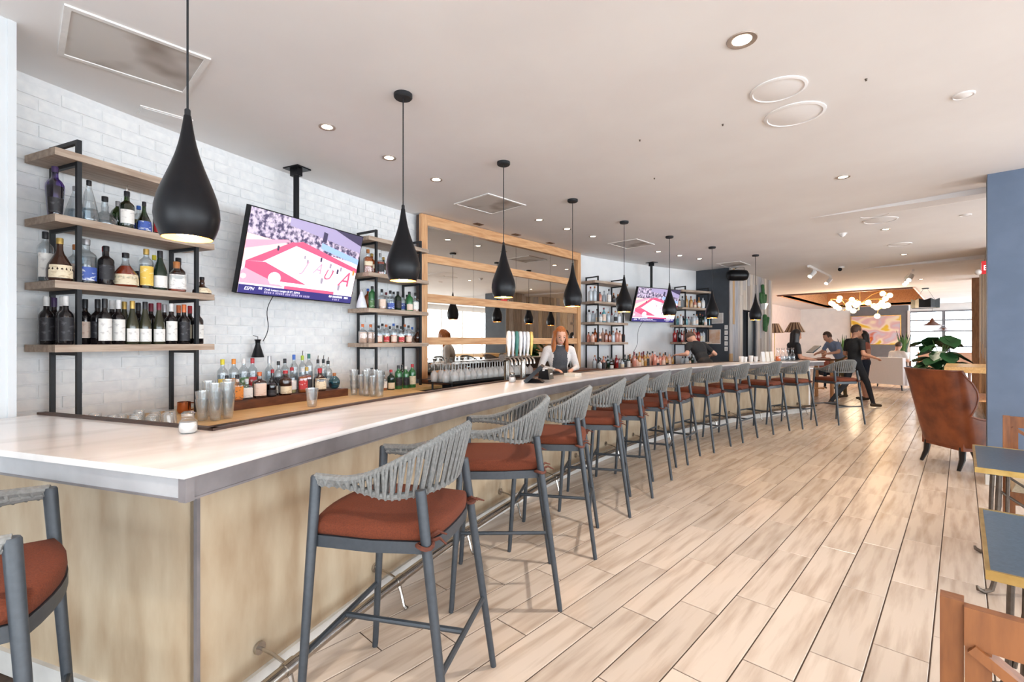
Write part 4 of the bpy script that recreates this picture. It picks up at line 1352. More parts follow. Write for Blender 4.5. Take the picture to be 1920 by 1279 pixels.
part('case', MB().hexa([(-.06, -.075, 0), (.06, -.075, 0), (.06, .075, 0), (-.06, .075, 0)], [(-.055, -.07, .11), (.045, -.07, .10), (.045, .07, .10), (-.055, .07, .11)]), M['matte'], pr)
part('paper_slot', MB().box(-.02, .0, -.05, .05, .104, .116), M['white'], pr)
part('badge', MB().box(.052, .0585, -.03, .03, .05, .062), M['white'], pr)
x, y, ph = on_bar(1074, 13.92)
e = thing('napkin_stack', 'small stack of white paper napkins on the bar before the bartender', 'napkins', (x, y, 1.0512), -R_(ph))
for k in range(5):
    part('napkin', MB().box(-.07, .07, -.075, .075, k * .007, k * .007 + .006), M['paper'], e)
x, y, ph = on_bar(942, 14.22)
tumbler(*PP(15.5, phi_at(942, 15.5)[0]), .946, .12, .034, .046, 'orange drink glass beside the beer tap', None, 14, m='orangecup' if False else 'clear', name='juice_glass', cat='glass')
o = part('orange_juice', MB().lathe([(0, 0), (.030, 0), (.040, .085), (0, .085)], 14, caps=False), LQ['orange'])
o.parent = bpy.data.objects['juice_glass']
o.location = (0, 0, .016)

# ---- beer tower with tap handles, glass rack
ph = phi_at(955, 14.3)[0]
tw = thing('beer_tower', 'tall chrome beer tap tower with colourful handles before the mirror', 'beer tap', PP(14.33, ph) + (.93,), -R_(ph))
part('column', MB().lathe([(.05, 0), (.05, .012), (.033, .02), (.033, .30), (.036, .32)], 18), M['chrome'], tw)
part('tap_bar', MB().tube([(0, -.10, .34), (0, .42, .34)], .04, 12), M['chrome'], tw)
part('foot', MB().tube([(0, .32, 0), (0, .32, .33)], .033, 14), M['chrome'], tw)
hc = ['white', 'silver', 'teal', 'white', 'silver', 'white', 'gold']
for k in range(7):
    yk = -.07 + k * .075
    f = part('faucet', MB().tube([(0, yk, .34), (.08, yk, .34), (.11, yk, .31), (.115, yk, .27)], .011, 8), M['chrome'], tw)
    part('tap_handle', MB().lathe([(0, 0), (.010, 0), (.014, .04), (.024, .12), (.028, .2), (.020, .26), (0, .27)], 10, c=(.07, yk, .36), caps=False), CP[hc[k]], tw)
rk = thing('glass_rack', 'low black wire rack crowded with wine glasses before the mirror', 'rack', (0, 0, 0))
part('tray', MB().polar(15.02, 15.40, phi_at(846, 15.05)[0], phi_at(1000, 15.05)[0], .962, .972, 12), M['black'], rk)
p0, p1 = phi_at(846, 15.05)[0], phi_at(1000, 15.05)[0]
lg = MB()
part('tray_rim', MB().polar(15.015, 15.03, p0, p1, .962, .99, 12).polar(15.39, 15.405, p0, p1, .962, .99, 12), M['black'], rk)
for q in (p0 + .1, p1 - .1):
    for R in (15.06, 15.36):
        part('rack_foot', MB().tube([PP(R, q, 0), PP(R, q, .962)], .012, 6), M['black'], rk)
WGM = MB().lathe([(.036, 0), (.043, .03), (.045, .06), (.038, .10), (.016, .125), (.0045, .135), (.0045, .20), (.008, .205), (.036, .21), (0, .212)], 14, caps=False).mesh('wine_glass', M['rack_lit'], 50)
k = 0
for R, nr in ((15.07, 1), (15.165, 2), (15.26, 3), (15.345, 4)):
    for i in range(15):
        ph = p0 + .15 + (p1 - p0 - .3) * (i + .5 * (nr % 2)) / 14.6
        o = link('wine_glass', WGM)
        o.location = PP(R, ph, .973)
        tag(o, 'upturned wine glass in rack before the mirror, %s from left, %s row from the bar' % (ORD[i], ORD[nr - 1]), 'wine glass', 'upturned wine glasses in the rack')
# wooden tray of copper ware at the left foot of the mirror
ph = -8.5
cr = thing('wooden_crate', 'small wooden crate at the left foot of the mirror', 'crate', PP(15.62, ph) + (.946,), -R_(ph))
for a in ((-.12, -.11, -.13, .13), (.11, .12, -.13, .13)):
    part('side_board', MB().box(a[0], a[1], a[2], a[3], 0, .12), M['oak'], cr)
for a in ((-.11, .11, -.13, -.12), (-.11, .11, .12, .13)):
    part('end_board', MB().box(a[0], a[1], a[2], a[3], 0, .12), M['oak'], cr)
part('base_board', MB().box(-.11, .11, -.12, .12, 0, .01), M['oak'], cr)
for k in range(3):
    o = part('copper_mug', MB().lathe([(0, 0), (.030, 0), (.034, .01), (.036, .09), (.033, .09), (.031, .014), (0, .014)], 16, caps=False), M['copper'])
    o.location, o.rotation_euler = PP(15.62, ph + (-.29, .0, .29)[k], .957), (0, 0, -R_(ph))
    tag(o, 'polished copper mug in the small crate, %s from left' % ORD[k], 'mug', 'copper mugs in the crate')
    part('handle', MB().tube([(.035, 0, .075), (.060, 0, .07), (.064, 0, .045), (.058, 0, .025), (.035, 0, .02)], .004, 6), M['copper'], o)
o = part('copper_mug', MB().lathe([(0, 0), (.036, 0), (.045, .02), (.045, .085), (.042, .085), (.042, .02), (0, .014)], 16, caps=False), M['copper'])
o.location = PP(15.80, phi_at(345, 15.80)[0], .901)
tag(o, 'copper mug behind the salt shaker at the near corner', 'mug')
part('handle', MB().tube([(0, .044, .075), (0, .075, .07), (0, .078, .045), (0, .07, .025), (0, .044, .02)], .005, 6), M['copper'], o)
# black cone lamp hanging against the brick wall
ph = phi_at(490, 15.93)[0]
o = thing('megaphone_lamp', 'small black cone hanging on the brick wall above the bottles', 'lamp shade', PP(15.98, ph) + (1.30,), 0)
part('cone', MB().lathe([(.055, 0), (.02, .12), (.022, .15), (.030, .16), (.026, .165), (0, .165)], 18, caps=False), M['matte'], o)
part('hook', MB().tube([(0, 0, .16), (0, 0, .19), (-.06, -.02, .2)], .003, 5), M['black'], o)

# ================================================================== CEILING FIXTURES
DLM = [MB().lathe([(.040, -.001), (.052, -.006), (.062, -.006), (.064, -.0005)], 24, caps=False).mesh('trim_ring', M['trimring'], 50), MB().lathe([(0, -.0015), (.041, -.0015)], 20, caps=False).mesh('lens', M['led'], 50)]


def downlight(x, y, label, w=34, ang=100, col=(1, .90, .78), sc=1.):
    e = thing('downlight', label, 'downlight', (x, y, CEIL), 0, 'round recessed downlights')
    e.scale = (sc, sc, 1)
    part('trim_ring', DLM[0], None, e)
    part('lens', DLM[1], None, e)
    spot('downlight_beam', (0, 0, -.012), w, col, ang, .9, .045, e)


arc = [-17.43, -14.72, -12.12, -4.36, -1.7, .97, 8.46, 11.1, 13.57]
for i, ph in enumerate(arc):
    downlight(*PP(14.9, ph), 'small round downlight in the curved row behind the pendants, %s from the near end' % ORD[i], 26)
DROW = [(-.89, 2.80, 'large downlight nearest the top edge of the picture'), (-.88, 5.855, 'downlight beyond the twin round speakers'), (-.83, 9.04, 'downlight just beyond the farther pair of round speakers'), (-.81, 11.9, 'downlight over the far end of the floor, before the last two'), (-.78, 14.12, 'downlight over the far lounge entrance'),
        (-.89, -.25, 'downlight just behind the photographer'), (-.8, 17.0, 'downlight over the pale sofa')]
for i, (x, y, lb) in enumerate(DROW):
    downlight(x, y, lb, 230 if i in (0, 5) else 190 if i == 1 else 170, 82, (1, .94, .86) if i in (0, 5) else (1, .78, .50) if i in (1, 2) else (1, .86, .68), sc=1.25 if i == 0 else 1.)
for i in range(8):
    downlight(2.4, -2.5 + i * 3.1, 'downlight in the row along the window side, %s from the near end' % ORD[i], 120, 115)

for i in range(5):  # lamps added out of view so the floor bounces light to the ceiling
    downlight(4.6, 3 + i * 3.8, 'added unseen downlight brightening the ceiling, street-side row, %s from the near end' % ORD[i], 120, 115)


def grille(x0, x1, y0, y1, label):
    e = thing('air_grille', label, 'vent', ((x0 + x1) / 2, (y0 + y1) / 2, CEIL), 0, 'square ceiling air grilles')
    a, b = (x1 - x0) / 2, (y1 - y0) / 2
    t = .028
    f = MB().box(-a, a, -b, -b + t, -.010, 0).box(-a, a, b - t, b, -.010, 0).box(-a, -a + t, -b + t, b - t, -.010, 0).box(a - t, a, -b + t, b - t, -.010, 0)
    part('frame', f, M['white'], e)
    part('mesh_panel', MB().box(-a + t, a - t, -b + t, b - t, -.004, 0), M['grille'], e)


grille(-3.83, -3.24, .165, .80, 'large square air grille in the ceiling above the nearest pendant')
grille(-4.51, -3.90, 3.70, 4.35, 'square air grille in the ceiling before the mirror')
grille(-4.42, -3.865, 7.03, 7.66, 'square air grille in the ceiling past the mirror')
grille(-3.87, -3.38, 10.5, 11.2, 'square air grille by the charcoal wall')
o = thing('access_panel', 'small white access panel in the ceiling over the near rack', 'panel', (-4.33, .77, CEIL))
part('frame', MB().box(-.09, .09, -.16, .16, -.008, 0), M['white'], o)
part('hatch', MB().box(-.075, .075, -.145, .145, -.012, -.008), M['ceiling'], o)


def disc(name, x, y, r, label, cat, group=None, dome=.02):
    e = thing(name, label, cat, (x, y, CEIL), 0, group)
    part('rim', MB().lathe([(r, 0), (r, -.006), (r * .9, -.010), (r * .88, -.004)], 32, caps=False), M['ceiling'], e)
    part('cover', MB().lathe([(r * .89, -.004), (r * .6, -.004 - dome * .6), (r * .2, -.004 - dome), (0, -.004 - dome)], 32, caps=False), M['ceiling'], e)


SPG = 'round white ceiling speakers'
disc('ceiling_speaker', -.89, 3.52, .17, 'smaller round white ceiling speaker of the near pair', 'speaker', SPG, .01)
disc('ceiling_speaker', -.90, 3.99, .20, 'larger round white ceiling speaker of the near pair', 'speaker', SPG, .012)
disc('ceiling_speaker', -.84, 7.87, .17, 'round white ceiling speaker, first of the farther pair', 'speaker', SPG, .01)
disc('ceiling_speaker', -.82, 8.30, .20, 'round white ceiling speaker, second of the farther pair', 'speaker', SPG, .012)
disc('ceiling_speaker', -.78, 10.6, .17, 'round white ceiling speaker beyond the farther pair', 'speaker', SPG, .01)
disc('smoke_detector', .01, 4.47, .06, 'small round cover on the ceiling near the blue column', 'smoke detector', None, .012)
disc('smoke_detector', .04, 8.74, .06, 'small round cover on the ceiling beyond the blue column', 'smoke detector', None, .012)
disc('smoke_detector', -1.35, 8.93, .06, 'white smoke detector over the middle stools', 'smoke detector', None, .05)
for x, y, lb in ((-1.344, 3.786, 'tiny dark sprinkler dot left of the near speakers'), (-.444, 3.767, 'tiny dark sprinkler dot right of the near speakers'), (-1.95, 3.6, 'tiny dark hook in the ceiling beside the third pendant'), (-2.3, 4.55, 'tiny dark hook in the ceiling beside the fourth pendant')):
    o = part('sprinkler', MB().lathe([(.008, 0), (.007, -.006), (.003, -.010), (.007, -.012), (0, -.013)], 10, caps=False), M['iron'])
    o.location = (x, y, CEIL)
    tag(o, lb, 'sprinkler')
for i, u in enumerate((897, 968, 1032)):
    ph = phi_at(u, 15.72)[0]
    o = thing('wall_washer', 'small bronze recessed light over the mirror, %s from left' % ORD[i], 'recessed light', PP(15.72, ph) + (CEIL,), -R_(ph))
    part('bezel', MB().box(-.045, .045, -.07, .07, -.006, 0), M['walnut'], o)
    part('recess', MB().box(-.03, .03, -.055, .055, -.008, -.006), M['umber'], o)
x, y = camxy(1383, 10.55)
o = thing('loudspeaker', 'black pill-shaped loudspeaker hung at the corner of the charcoal wall', 'speaker', (x, y, 2.92), YAW)
part('cabinet', MB().tube([(-.235, 0, 0), (-.225, 0, 0), (-.19, 0, 0), (-.12, 0, 0), (.12, 0, 0), (.19, 0, 0), (.225, 0, 0), (.235, 0, 0)], [.02, .07, .112, .125, .125, .112, .07, .02], 20), M['matte'], o, angle=60)
part('yoke', MB().tube([(-.15, 0, .10), (-.15, 0, .17), (.15, 0, .17), (.15, 0, .10)], .012, 6).tube([(0, 0, .17), (0, .12, .17)], .012, 6), M['chrome'], o)
o = thing('track_light', 'white ceiling track with two spot heads past the end of the bar', 'track light', (-2.45, 13.3, CEIL), 0)
part('track', MB().box(-.025, .025, -1.2, 1.2, -.05, -.0), M['white'], o)
for yy in (-.75, 1.05):
    hd = part('spot_head', MB().tube([(0, yy, -.05), (0, yy, -.12)], .012, 6).tube([(.02, yy + .06, -.10), (-.05, yy - .10, -.22)], .045, 14), M['white'], o)
    part('lens', MB().tube([(-.049, yy - .098, -.218), (-.052, yy - .103, -.223)], .04, 14), M['led'], hd)
o = thing('track_light', 'white ceiling track with bright heads near the far windows', 'track light', (-.95, 15.4, CEIL), R_(8))
part('track', MB().box(-.025, .025, -.9, .9, -.05, -.0), M['white'], o)
for yy in (-.5, .1, .6):
    hd = part('spot_head', MB().tube([(0, yy, -.05), (0, yy, -.12)], .012, 6).tube([(.02, yy + .06, -.10), (-.05, yy - .10, -.22)], .05, 14), M['white'], o)
    part('lens', MB().tube([(-.049, yy - .098, -.218), (-.052, yy - .103, -.223)], .045, 14), M['led'], hd)
o = thing('security_camera', 'small white dome security camera past the end of the bar', 'camera', (-1.97, 12.88, CEIL))
part('mount', MB().lathe([(.06, 0), (.06, -.03), (.045, -.04), (0, -.04)], 16, caps=False), M['white'], o)
part('lens_ball', MB().ball((-.02, -.03, -.065), .042, 14, 10), M['matte'], o)

# ================================================================== RIGHT-HAND FURNITURE
def cafe_table(x0, x1, y0, y1, label):
    e = thing('bistro_table', label, 'table', ((x0 + x1) / 2, (y0 + y1) / 2, 0), 0, 'slate bistro tables with brass edges')
    a, b, z = (x1 - x0) / 2, (y1 - y0) / 2, .73
    part('table_top', MB().box(-a + .010, a - .010, -b + .010, b - .010, z - .022, z - .002), M['tabletop'], e, 'dark slate top')
    rim = MB().box(-a, a, -b, -b + .011, z - .030, z).box(-a, a, b - .011, b, z - .030, z).box(-a, -a + .011, -b + .011, b - .011, z - .030, z).box(a - .011, a, -b + .011, b - .011, z - .030, z)
    part('brass_edge', rim, M['brass'], e, 'brass edge band')
    for sx in (-1, 1):
        for sy in (-1, 1):
            px, py = sx * (a - .10), sy * (b - .07)
            L = MB().tube([(px, py, z - .034), (px + sx * .01, py, .4), (px + sx * .015, py, .10), (px + sx * .03, py + sy * .01, .03), (px + sx * .06, py + sy * .02, .012), (px + sx * .085, py + sy * .03, .022), (px + sx * .09, py + sy * .032, .04)], [.012, .012, .012, .012, .013, .012, .006], 8)
            L.ball((px + sx * .012, py, .24), .017, 8, 6)
            L.tube([(px - sx * .035, py, z - .034), (px - sx * .03, py, .35), (px, py, .12)], .009, 6)
            part('leg', L, M['iron'], e)
    for sy in (-1, 1):
        y_ = sy * (b - .07)
        part('cross_brace', MB().tube([(-a + .10, y_, .60), (a - .10, y_, .20)], .0075, 6).tube([(-a + .10, y_, .20), (a - .10, y_, .60)], .0075, 6).ball((0, y_, .40), .02, 8, 6), M['iron'], e)
    part('stretcher', MB().tube([(0, -b + .07, .40), (0, b - .07, .40)], .0075, 6), M['iron'], e)


cafe_table(.055, .815, 2.105, 2.871, 'slate-topped brass-edged bistro table nearest the camera at the picture edge')
cafe_table(.055, .815, 3.78, 4.594, 'slate-topped brass-edged bistro table beside the blue column')


def wood_chair(loc, rz, label):
    e = thing('dining_chair', label, 'chair', loc, rz, 'orange oak chairs with cross backs')
    # local: faces +y; back at y=0
    w = .22
    for s in (-1, 1):
        x0, x1 = (s * w - .019, s * w + .019)
        part('leg', MB().hexa([(x0, -.02, 0), (x1, -.02, 0), (x1, .03, 0), (x0, .03, 0)], [(x0, -.055, .90), (x1, -.055, .90), (x1, -.018, .90), (x0, -.018, .90)]), M['chairwood'], e)
        part('leg', MB().box(x0, x1, .40, .44, 0, .43), M['chairwood'], e)
        part('side_rail', MB().box(x0 + .008, x1 - .008, .03, .40, .36, .43), M['chairwood'], e)
    for z0, z1 in ((.815, .895), (.50, .55)):
        y0 = -.018 - .03 * z0 - .012
        part('back_rail', MB().box(-w + .019, w - .019, y0 - .012, y0 + .014, z0, z1), M['chairwood'], e)
    for s in (-1, 1):
        part('back_brace', MB().bar((-s * .19, -.05, .55), (s * .19, -.054, .815), .02, .042, (0, 1, 0)), M['chairwood'], e)
    for s in (-1, 1):
        part('back_stile', MB().box(s * .18 - .02, s * .18 + .02, -.062, -.036, .55, .815), M['chairwood'], e)
    part('front_rail', MB().box(-w + .019, w - .019, .41, .43, .36, .43), M['chairwood'], e)
    part('seat', MB().box(-w - .01, w + .01, .0, .45, .43, .45), M['chairwood'], e)
    part('seat_pad', MB().hexa([(-w, .01, .45), (w, .01, .45), (w, .445, .45), (-w, .445, .45)], [(-w + .02, .03, .495), (w - .02, .03, .495), (w - .02, .425, .495), (-w + .02, .425, .495)]), M['seatpad'], e)


wood_chair((.205, 1.43, 0), 0, 'orange oak cross-back chair cut off at the lower picture corner')
wood_chair((.46, 5.0, 0), math.pi, 'orange oak cross-back chair with cream pad by the blue column')

# ---- cognac wing armchair
wc = thing('wing_armchair', 'cognac leather wing armchair seen from behind beside the blue column', 'armchair', (.04, 7.63, 0), R_(42.5))


def wing_level(z):
    """outline of the shell at height z: list of (x,y) from the front of one side round the back"""
    t = (z - .26) / .86
    back = -.30 - .20 * t
    half = .315 + .04 * t
    sm3 = lambda k: k * k * (3 - 2 * k)
    if z < .50:
        front = .34
    elif z < .62:
        front = .34 - .60 * sm3((z - .50) / .12)
    else:
        k = (z - .62) / .50
        front = -.26 + .075 * math.sin(min(1, k * 1.15) * math.pi) - .13 * k ** 4
    pts = []
    for i in range(7):
        k = i / 6
        pts.append((front + (back + .14 - front) * k, half - .0 * k))
    for i in range(1, 6):
        a = math.pi / 2 * i / 6
        pts.append((back + .14 - .14 * math.sin(a), half - .14 + .14 * math.cos(a)))
    n = len(pts)
    mids = [(back, (half - .14) * (1 - 2 * i / 4)) for i in range(0, 5)]
    return pts + mids + [(x, -y) for x, y in pts[::-1]]


zs = [.26, .36, .46, .50, .53, .56, .59, .62, .68, .74, .82, .90, .98, 1.05, 1.09, 1.115]
lev = [wing_level(z) for z in zs]
nn = len(lev[0])
vs, fs = [], []
for z, L in zip(zs, lev):
    for x, y in L:
        vs.append((x, y, z))
no = len(vs)
for z, L in zip(zs, lev):
    b = min(p[0] for p in L)
    h_ = max(p[1] for p in L)
    for x, y in L:
        vs.append((max(x + (0 if x > b + .16 else .085), b + .085) if x < b + .16 else x, y * (h_ - .075) / h_, z if z < 1.1 else z - .012))
nl = len(zs)
for i in range(nl - 1):
    for k in range(nn - 1):
        a = i * nn + k
        fs.append((a, a + nn, a + nn + 1, a + 1))
        a += no
        fs.append((a, a + 1, a + nn + 1, a + nn))
for k in range(nn - 1):
    fs.append(((nl - 1) * nn + k, no + (nl - 1) * nn + k, no + (nl - 1) * nn + k + 1, (nl - 1) * nn + k + 1))
    fs.append((k, k + 1, no + k + 1, no + k))
for i in range(nl - 1):
    for k, fl in ((0, 0), (nn - 1, 1)):
        f = (i * nn + k, no + i * nn + k, no + (i + 1) * nn + k, (i + 1) * nn + k)
        fs.append(f if fl else f[::-1])
part('wing_back', MB().add(vs, fs), M['leather'], wc, 'curved leather wing back', angle=60)
pip = [(x, y, zs[-1] + .004) for x, y in lev[-1]]
part('piping', MB().tube(pip, .009, 6), M['leather'], wc)
for s in (0, 1):
    part('piping', MB().tube([(L[-1 if s else 0][0] + .004, L[-1 if s else 0][1] * .99, z) for z, L in zip(zs, lev)], .012, 6), M['leather'], wc)
part('seat_base', MB().box(-.28, .33, -.27, .27, .22, .34), M['leather'], wc)
part('seat_cushion', MB().hexa([(-.24, -.24, .34), (.36, -.24, .34), (.36, .24, .34), (-.24, .24, .34)], [(-.22, -.225, .46), (.345, -.225, .46), (.345, .225, .46), (-.22, .225, .46)]), M['leather'], wc)
for sx, sy in ((-1, 1), (-1, -1), (1, 1), (1, -1)):
    xx = -.25 if sx < 0 else .28
    part('leg', MB().tube([(xx, sy * .225, .26), (xx + sx * .01, sy * .235, .12), (xx + sx * .06, sy * .245, .0)], [.034, .028, .018], 8), M['darkleg'], wc)
# ================================================================== PEOPLE
def remeshed(name, mb, vox, smooth=2):
    me = bpy.data.meshes.new(name)
    me.from_pydata(mb.v, [], mb.f)
    o = bpy.data.objects.new(name, me)
    COL.objects.link(o)
    r = o.modifiers.new('r', 'REMESH')
    r.mode, r.voxel_size = 'VOXEL', vox
    s = o.modifiers.new('s', 'SMOOTH')
    s.iterations, s.factor = smooth, .5
    dg = bpy.context.evaluated_depsgraph_get()
    out = bpy.data.meshes.new_from_object(o.evaluated_get(dg))
    bpy.data.objects.remove(o)
    bpy.data.meshes.remove(me)
    out.name = name
    out.shade_smooth()
    return out


def cap_mb(mb, p0, r0, p1, r1):
    p0, p1 = Vector(p0), Vector(p1)
    mb.ball(p0, r0, 12, 8)
    mb.ball(p1, r1, 12, 8)
    if (p1 - p0).length > 1e-4:
        mb.tube([p0, p1], [r0, r1], 12)


def seg_d(p, a, b, r0, r1):
    ab = b - a
    t = 0 if ab.length_squared < 1e-9 else max(0, min(1, (p - a).dot(ab) / ab.length_squared))
    return (p - a - ab * t).length - (r0 + (r1 - r0) * t)


def person(name, label, loc, rz, H, cols, hair, lean=0., nod=0., turn=0., arms=None, legs=None, hairlen=0., vox=.016, seated=0., face=False, group=None, split=None, sleeve=.5, bare_legs=False):
    """faces local +x, left side +y; cols: dict shirt, pants, skin, shoe"""
    k = H / 1.75
    e = thing(name, label, 'person', loc, rz, group)
    V = lambda x, y, z: Vector((x, y, z))
    hz = .95
    rot = Matrix.Rotation(lean, 3, 'Y')
    piv = V(0, 0, hz)

    def up(p):
        return piv + rot @ (Vector(p) - piv)
    J = {'waist': up((0, 0, 1.08)), 'chest': up((0, 0, 1.28)), 'neck': up((-.005, 0, 1.46)), 'nk2': up((.01, 0, 1.53))}
    hr = Matrix.Rotation(turn, 3, 'Z') @ Matrix.Rotation(lean * .7 + nod, 3, 'Y')
    hc = J['nk2'] + hr @ V(.015, 0, .10)
    pr = []   # (tag, kind, ...)
    pr.append(('shirt', 'ell', up((0, 0, 1.29)), (.118, .172, .20), rot))
    pr.append(('shirt', 'ell', up((.005, 0, 1.10)), (.108, .145, .17), rot))
    pr.append(('pants', 'ell', V(0, 0, .95), (.122, .17, .13), None))
    pr.append(('shirt', 'cap', up((0, -.165, 1.405)), .062, up((0, .165, 1.405)), .062))
    pr.append(('skin', 'cap', J['neck'], .056, J['nk2'], .050))
    pr.append(('skin', 'ell', hc, (.100, .078, .122), hr))
    pr.append(('skin', 'ell', hc + hr @ V(.035, 0, -.06), (.062, .056, .062), hr))
    pr.append(('skin', 'cap', hc + hr @ V(.095, 0, .01), .010, hc + hr @ V(.112, 0, -.025), .016))
    for s in (1, -1):
        pr.append(('skin', 'ell', hc + hr @ V(-.005, s * .08, -.005), (.020, .010, .032), hr))
    A = arms or {}
    for s, n_ in ((1, 'L'), (-1, 'R')):
        sh = up((0, s * .185, 1.40))
        el, wr = A.get(n_, ((-.03, s * .25, 1.12), (.10, s * .23, .90)))
        el, wr = Vector(el), Vector(wr)
        mid = sh.lerp(el, sleeve * 1.4 if sleeve < .7 else 1)
        pr.append(('shirt', 'cap', sh, .056, sh.lerp(el, min(1, sleeve * 1.3)), .050))
        pr.append(('skin' if sleeve < .95 else 'shirt', 'cap', sh.lerp(el, .5), .044, el, .040))
        pr.append(('shirt' if sleeve > 1.2 else 'skin', 'cap', el, .040, wr, .029))
        d = (wr - el).normalized()
        sd = d.cross(V(0, 0, 1))
        sd = sd.normalized() if sd.length > .1 else V(0, 1, 0)
        u_ = sd.cross(d)
        pr.append(('skin', 'ell', wr + d * .055, (.048, .036, .020), Matrix((d, sd, u_)).transposed()))
        for f in range(4):
            b = wr + d * .085 + sd * (.027 - .018 * f)
            m_ = b + d * (.036, .042, .040, .032)[f] - u_ * .008
            pr.append(('skin', 'cap', b, .0105, m_, .0095))
            pr.append(('skin', 'cap', m_, .0095, m_ + d * .022 - u_ * .022, .008))
        b = wr + d * .035 + sd * .030 * s
        pr.append(('skin', 'cap', b, .012, b + d * .035 + sd * .028 * s - u_ * .01, .010))
    Lg = legs or {}
    for s, n_ in ((1, 'L'), (-1, 'R')):
        hip = V(0, s * .09, .92)
        if seated:
            kn, an = V(.44, s * .11, .93), V(.44, s * .11, .93 - .43)
        else:
            kn, an = Lg.get(n_, ((.02, s * .10, .50), (-.01, s * .105, .09)))
        kn, an = Vector(kn), Vector(an)
        lg_ = 'skin' if bare_legs else 'pants'
        pr.append(('pants', 'cap', hip, .088, kn, .060))
        pr.append((lg_, 'cap', kn, .058, an, .040))
        pr.append(('shoe', 'cap', an + V(-.03, 0, -.04), .040, an + V(.15, s * .02, -.055), .034))
    mb = MB()
    for q in pr:
        if q[1] == 'ell':
            mb.ball(q[2], q[3], 16, 12, q[4])
        else:
            cap_mb(mb, *q[2:])
    me = remeshed('body', mb, vox / k)
    tags = ['skin', 'shirt', 'pants', 'shoe', 'open']
    for t in tags:
        me.materials.append(cols.get(t, cols['shirt']))
    inv = [(q, (q[4].inverted() if q[1] == 'ell' and q[4] is not None else None)) for q in pr]
    for p in me.polygons:
        c = p.center
        best, bt = 9, 'skin'
        for q, iv in inv:
            if q[1] == 'ell':
                d = c - q[2]
                d = iv @ d if iv is not None else d
                r = q[3]
                l = math.sqrt((d.x / r[0]) ** 2 + (d.y / r[1]) ** 2 + (d.z / r[2]) ** 2)
                dd = (l - 1) * min(r)
            else:
                dd = seg_d(c, Vector(q[2]), Vector(q[4]), q[3], q[5])
            if dd < best:
                best, bt = dd, q[0]
        if split and bt == 'shirt':
            lc = rot.inverted() @ (c - piv) + piv
            if not (abs(lc.y) < .105 + .05 * max(0, 1.3 - lc.z) and lc.x > .0 and lc.z < 1.47):
                bt = 'open'
        p.material_index = tags.index(bt)
    bo = part('body', me, None, e)
    bo.scale = (k, k, k)
    if seated:
        bo.location = (0, 0, (seated - .93) * 1.0)
    # hair
    if hair:
        hb = MB()
        hb.ball(hc + hr @ V(-.018, 0, .022), (.102, .090, .118), 16, 12, hr)
        if hairlen:
            for s in (-1, 1):
                for dx, dl in ((-.06, 1), (-.035, .97), (-.008, .92)):
                    a = hc + hr @ V(dx, s * .074, .02)
                    b = a + V(-.01 - .02 * (dx < 0), s * .02, -.11 - hairlen * .45)
                    c_ = b + V(-.01, s * .005, -hairlen * .5 * dl)
                    cap_mb(hb, a, .032, b, .036)
                    cap_mb(hb, b, .036, c_, .022)
            a = hc + hr @ V(-.075, 0, .0)
            cap_mb(hb, a, .06, a + V(-.03, 0, -.12 - hairlen * .9), .055)
        hm = remeshed('hair', hb, vox * .75 / k, 2)
        # keep the face free: drop faces in front of the forehead line
        bmx = bmesh.new()
        bmx.from_mesh(hm)
        hi = hr.inverted()
        kill = []
        for f in bmx.faces:
            l = hi @ (f.calc_center_median() - hc)
            if l.x > .03 and l.z < .088 and abs(l.y) < .070:
                kill.append(f)
            elif not hairlen and l.z < -.02 - .4 * max(0, -l.x):
                kill.append(f)
        bmesh.ops.delete(bmx, geom=kill, context='FACES')
        bmx.to_mesh(hm)
        bmx.free()
        hm.materials.append(hair)
        ho = part('hair', hm, None, bo)
    if face:
        for s in (-1, 1):
            p = hc + hr @ V(.088, s * .032, .012)
            part('eye', MB().ball(p, (.008, .016, .006), 10, 6, hr), M['darkhair'], bo)
            part('eyebrow', MB().tube([hc + hr @ V(.090, s * .014, .036), hc + hr @ V(.088, s * .034, .042), hc + hr @ V(.076, s * .052, .036)], .004, 6), hair, bo)
        part('mouth', MB().ball(hc + hr @ V(.094, 0, -.066), (.007, .024, .006), 10, 6, hr), mat('lips', (196, 104, 96), .5, col2=(184, 94, 86), scale=40), bo)
    return e


def at_px(u, D, z=0.):
    return camxy(u, D) + (z,)


bx_, by_ = PP(14.72, phi_at(1047, 14.72)[0])
person('person', 'woman with copper hair in a grey polo and white cardigan, looking down behind the bar', (bx_, by_, 0), R_(-38), 1.66,
       {'skin': M['skin'], 'shirt': M['greycloth'], 'open': M['whiteknit'], 'pants': M['blackcloth'], 'shoe': M['shoe']}, M['ginger'], lean=.10, nod=.42, hairlen=.20, vox=.0125, face=True, split=True, sleeve=1.3,
       arms={'L': ((.02, .27, 1.14), (.26, .14, 1.12)), 'R': ((.02, -.27, 1.14), (.26, -.12, 1.12))})
bx_, by_ = PP(14.85, phi_at(1322, 14.85)[0])
person('person', 'man in a black shirt bending over behind the far part of the bar', (bx_, by_, 0), R_(150), 1.82,
       {'skin': M['skin'], 'shirt': M['blackcloth'], 'pants': M['blackcloth'], 'shoe': M['shoe']}, M['brownhair'], lean=.62, nod=.55, vox=.016,
       arms={'L': ((.10, .34, 1.13), (.26, .40, 1.12)), 'R': ((.12, -.34, 1.13), (.30, -.40, 1.10))})
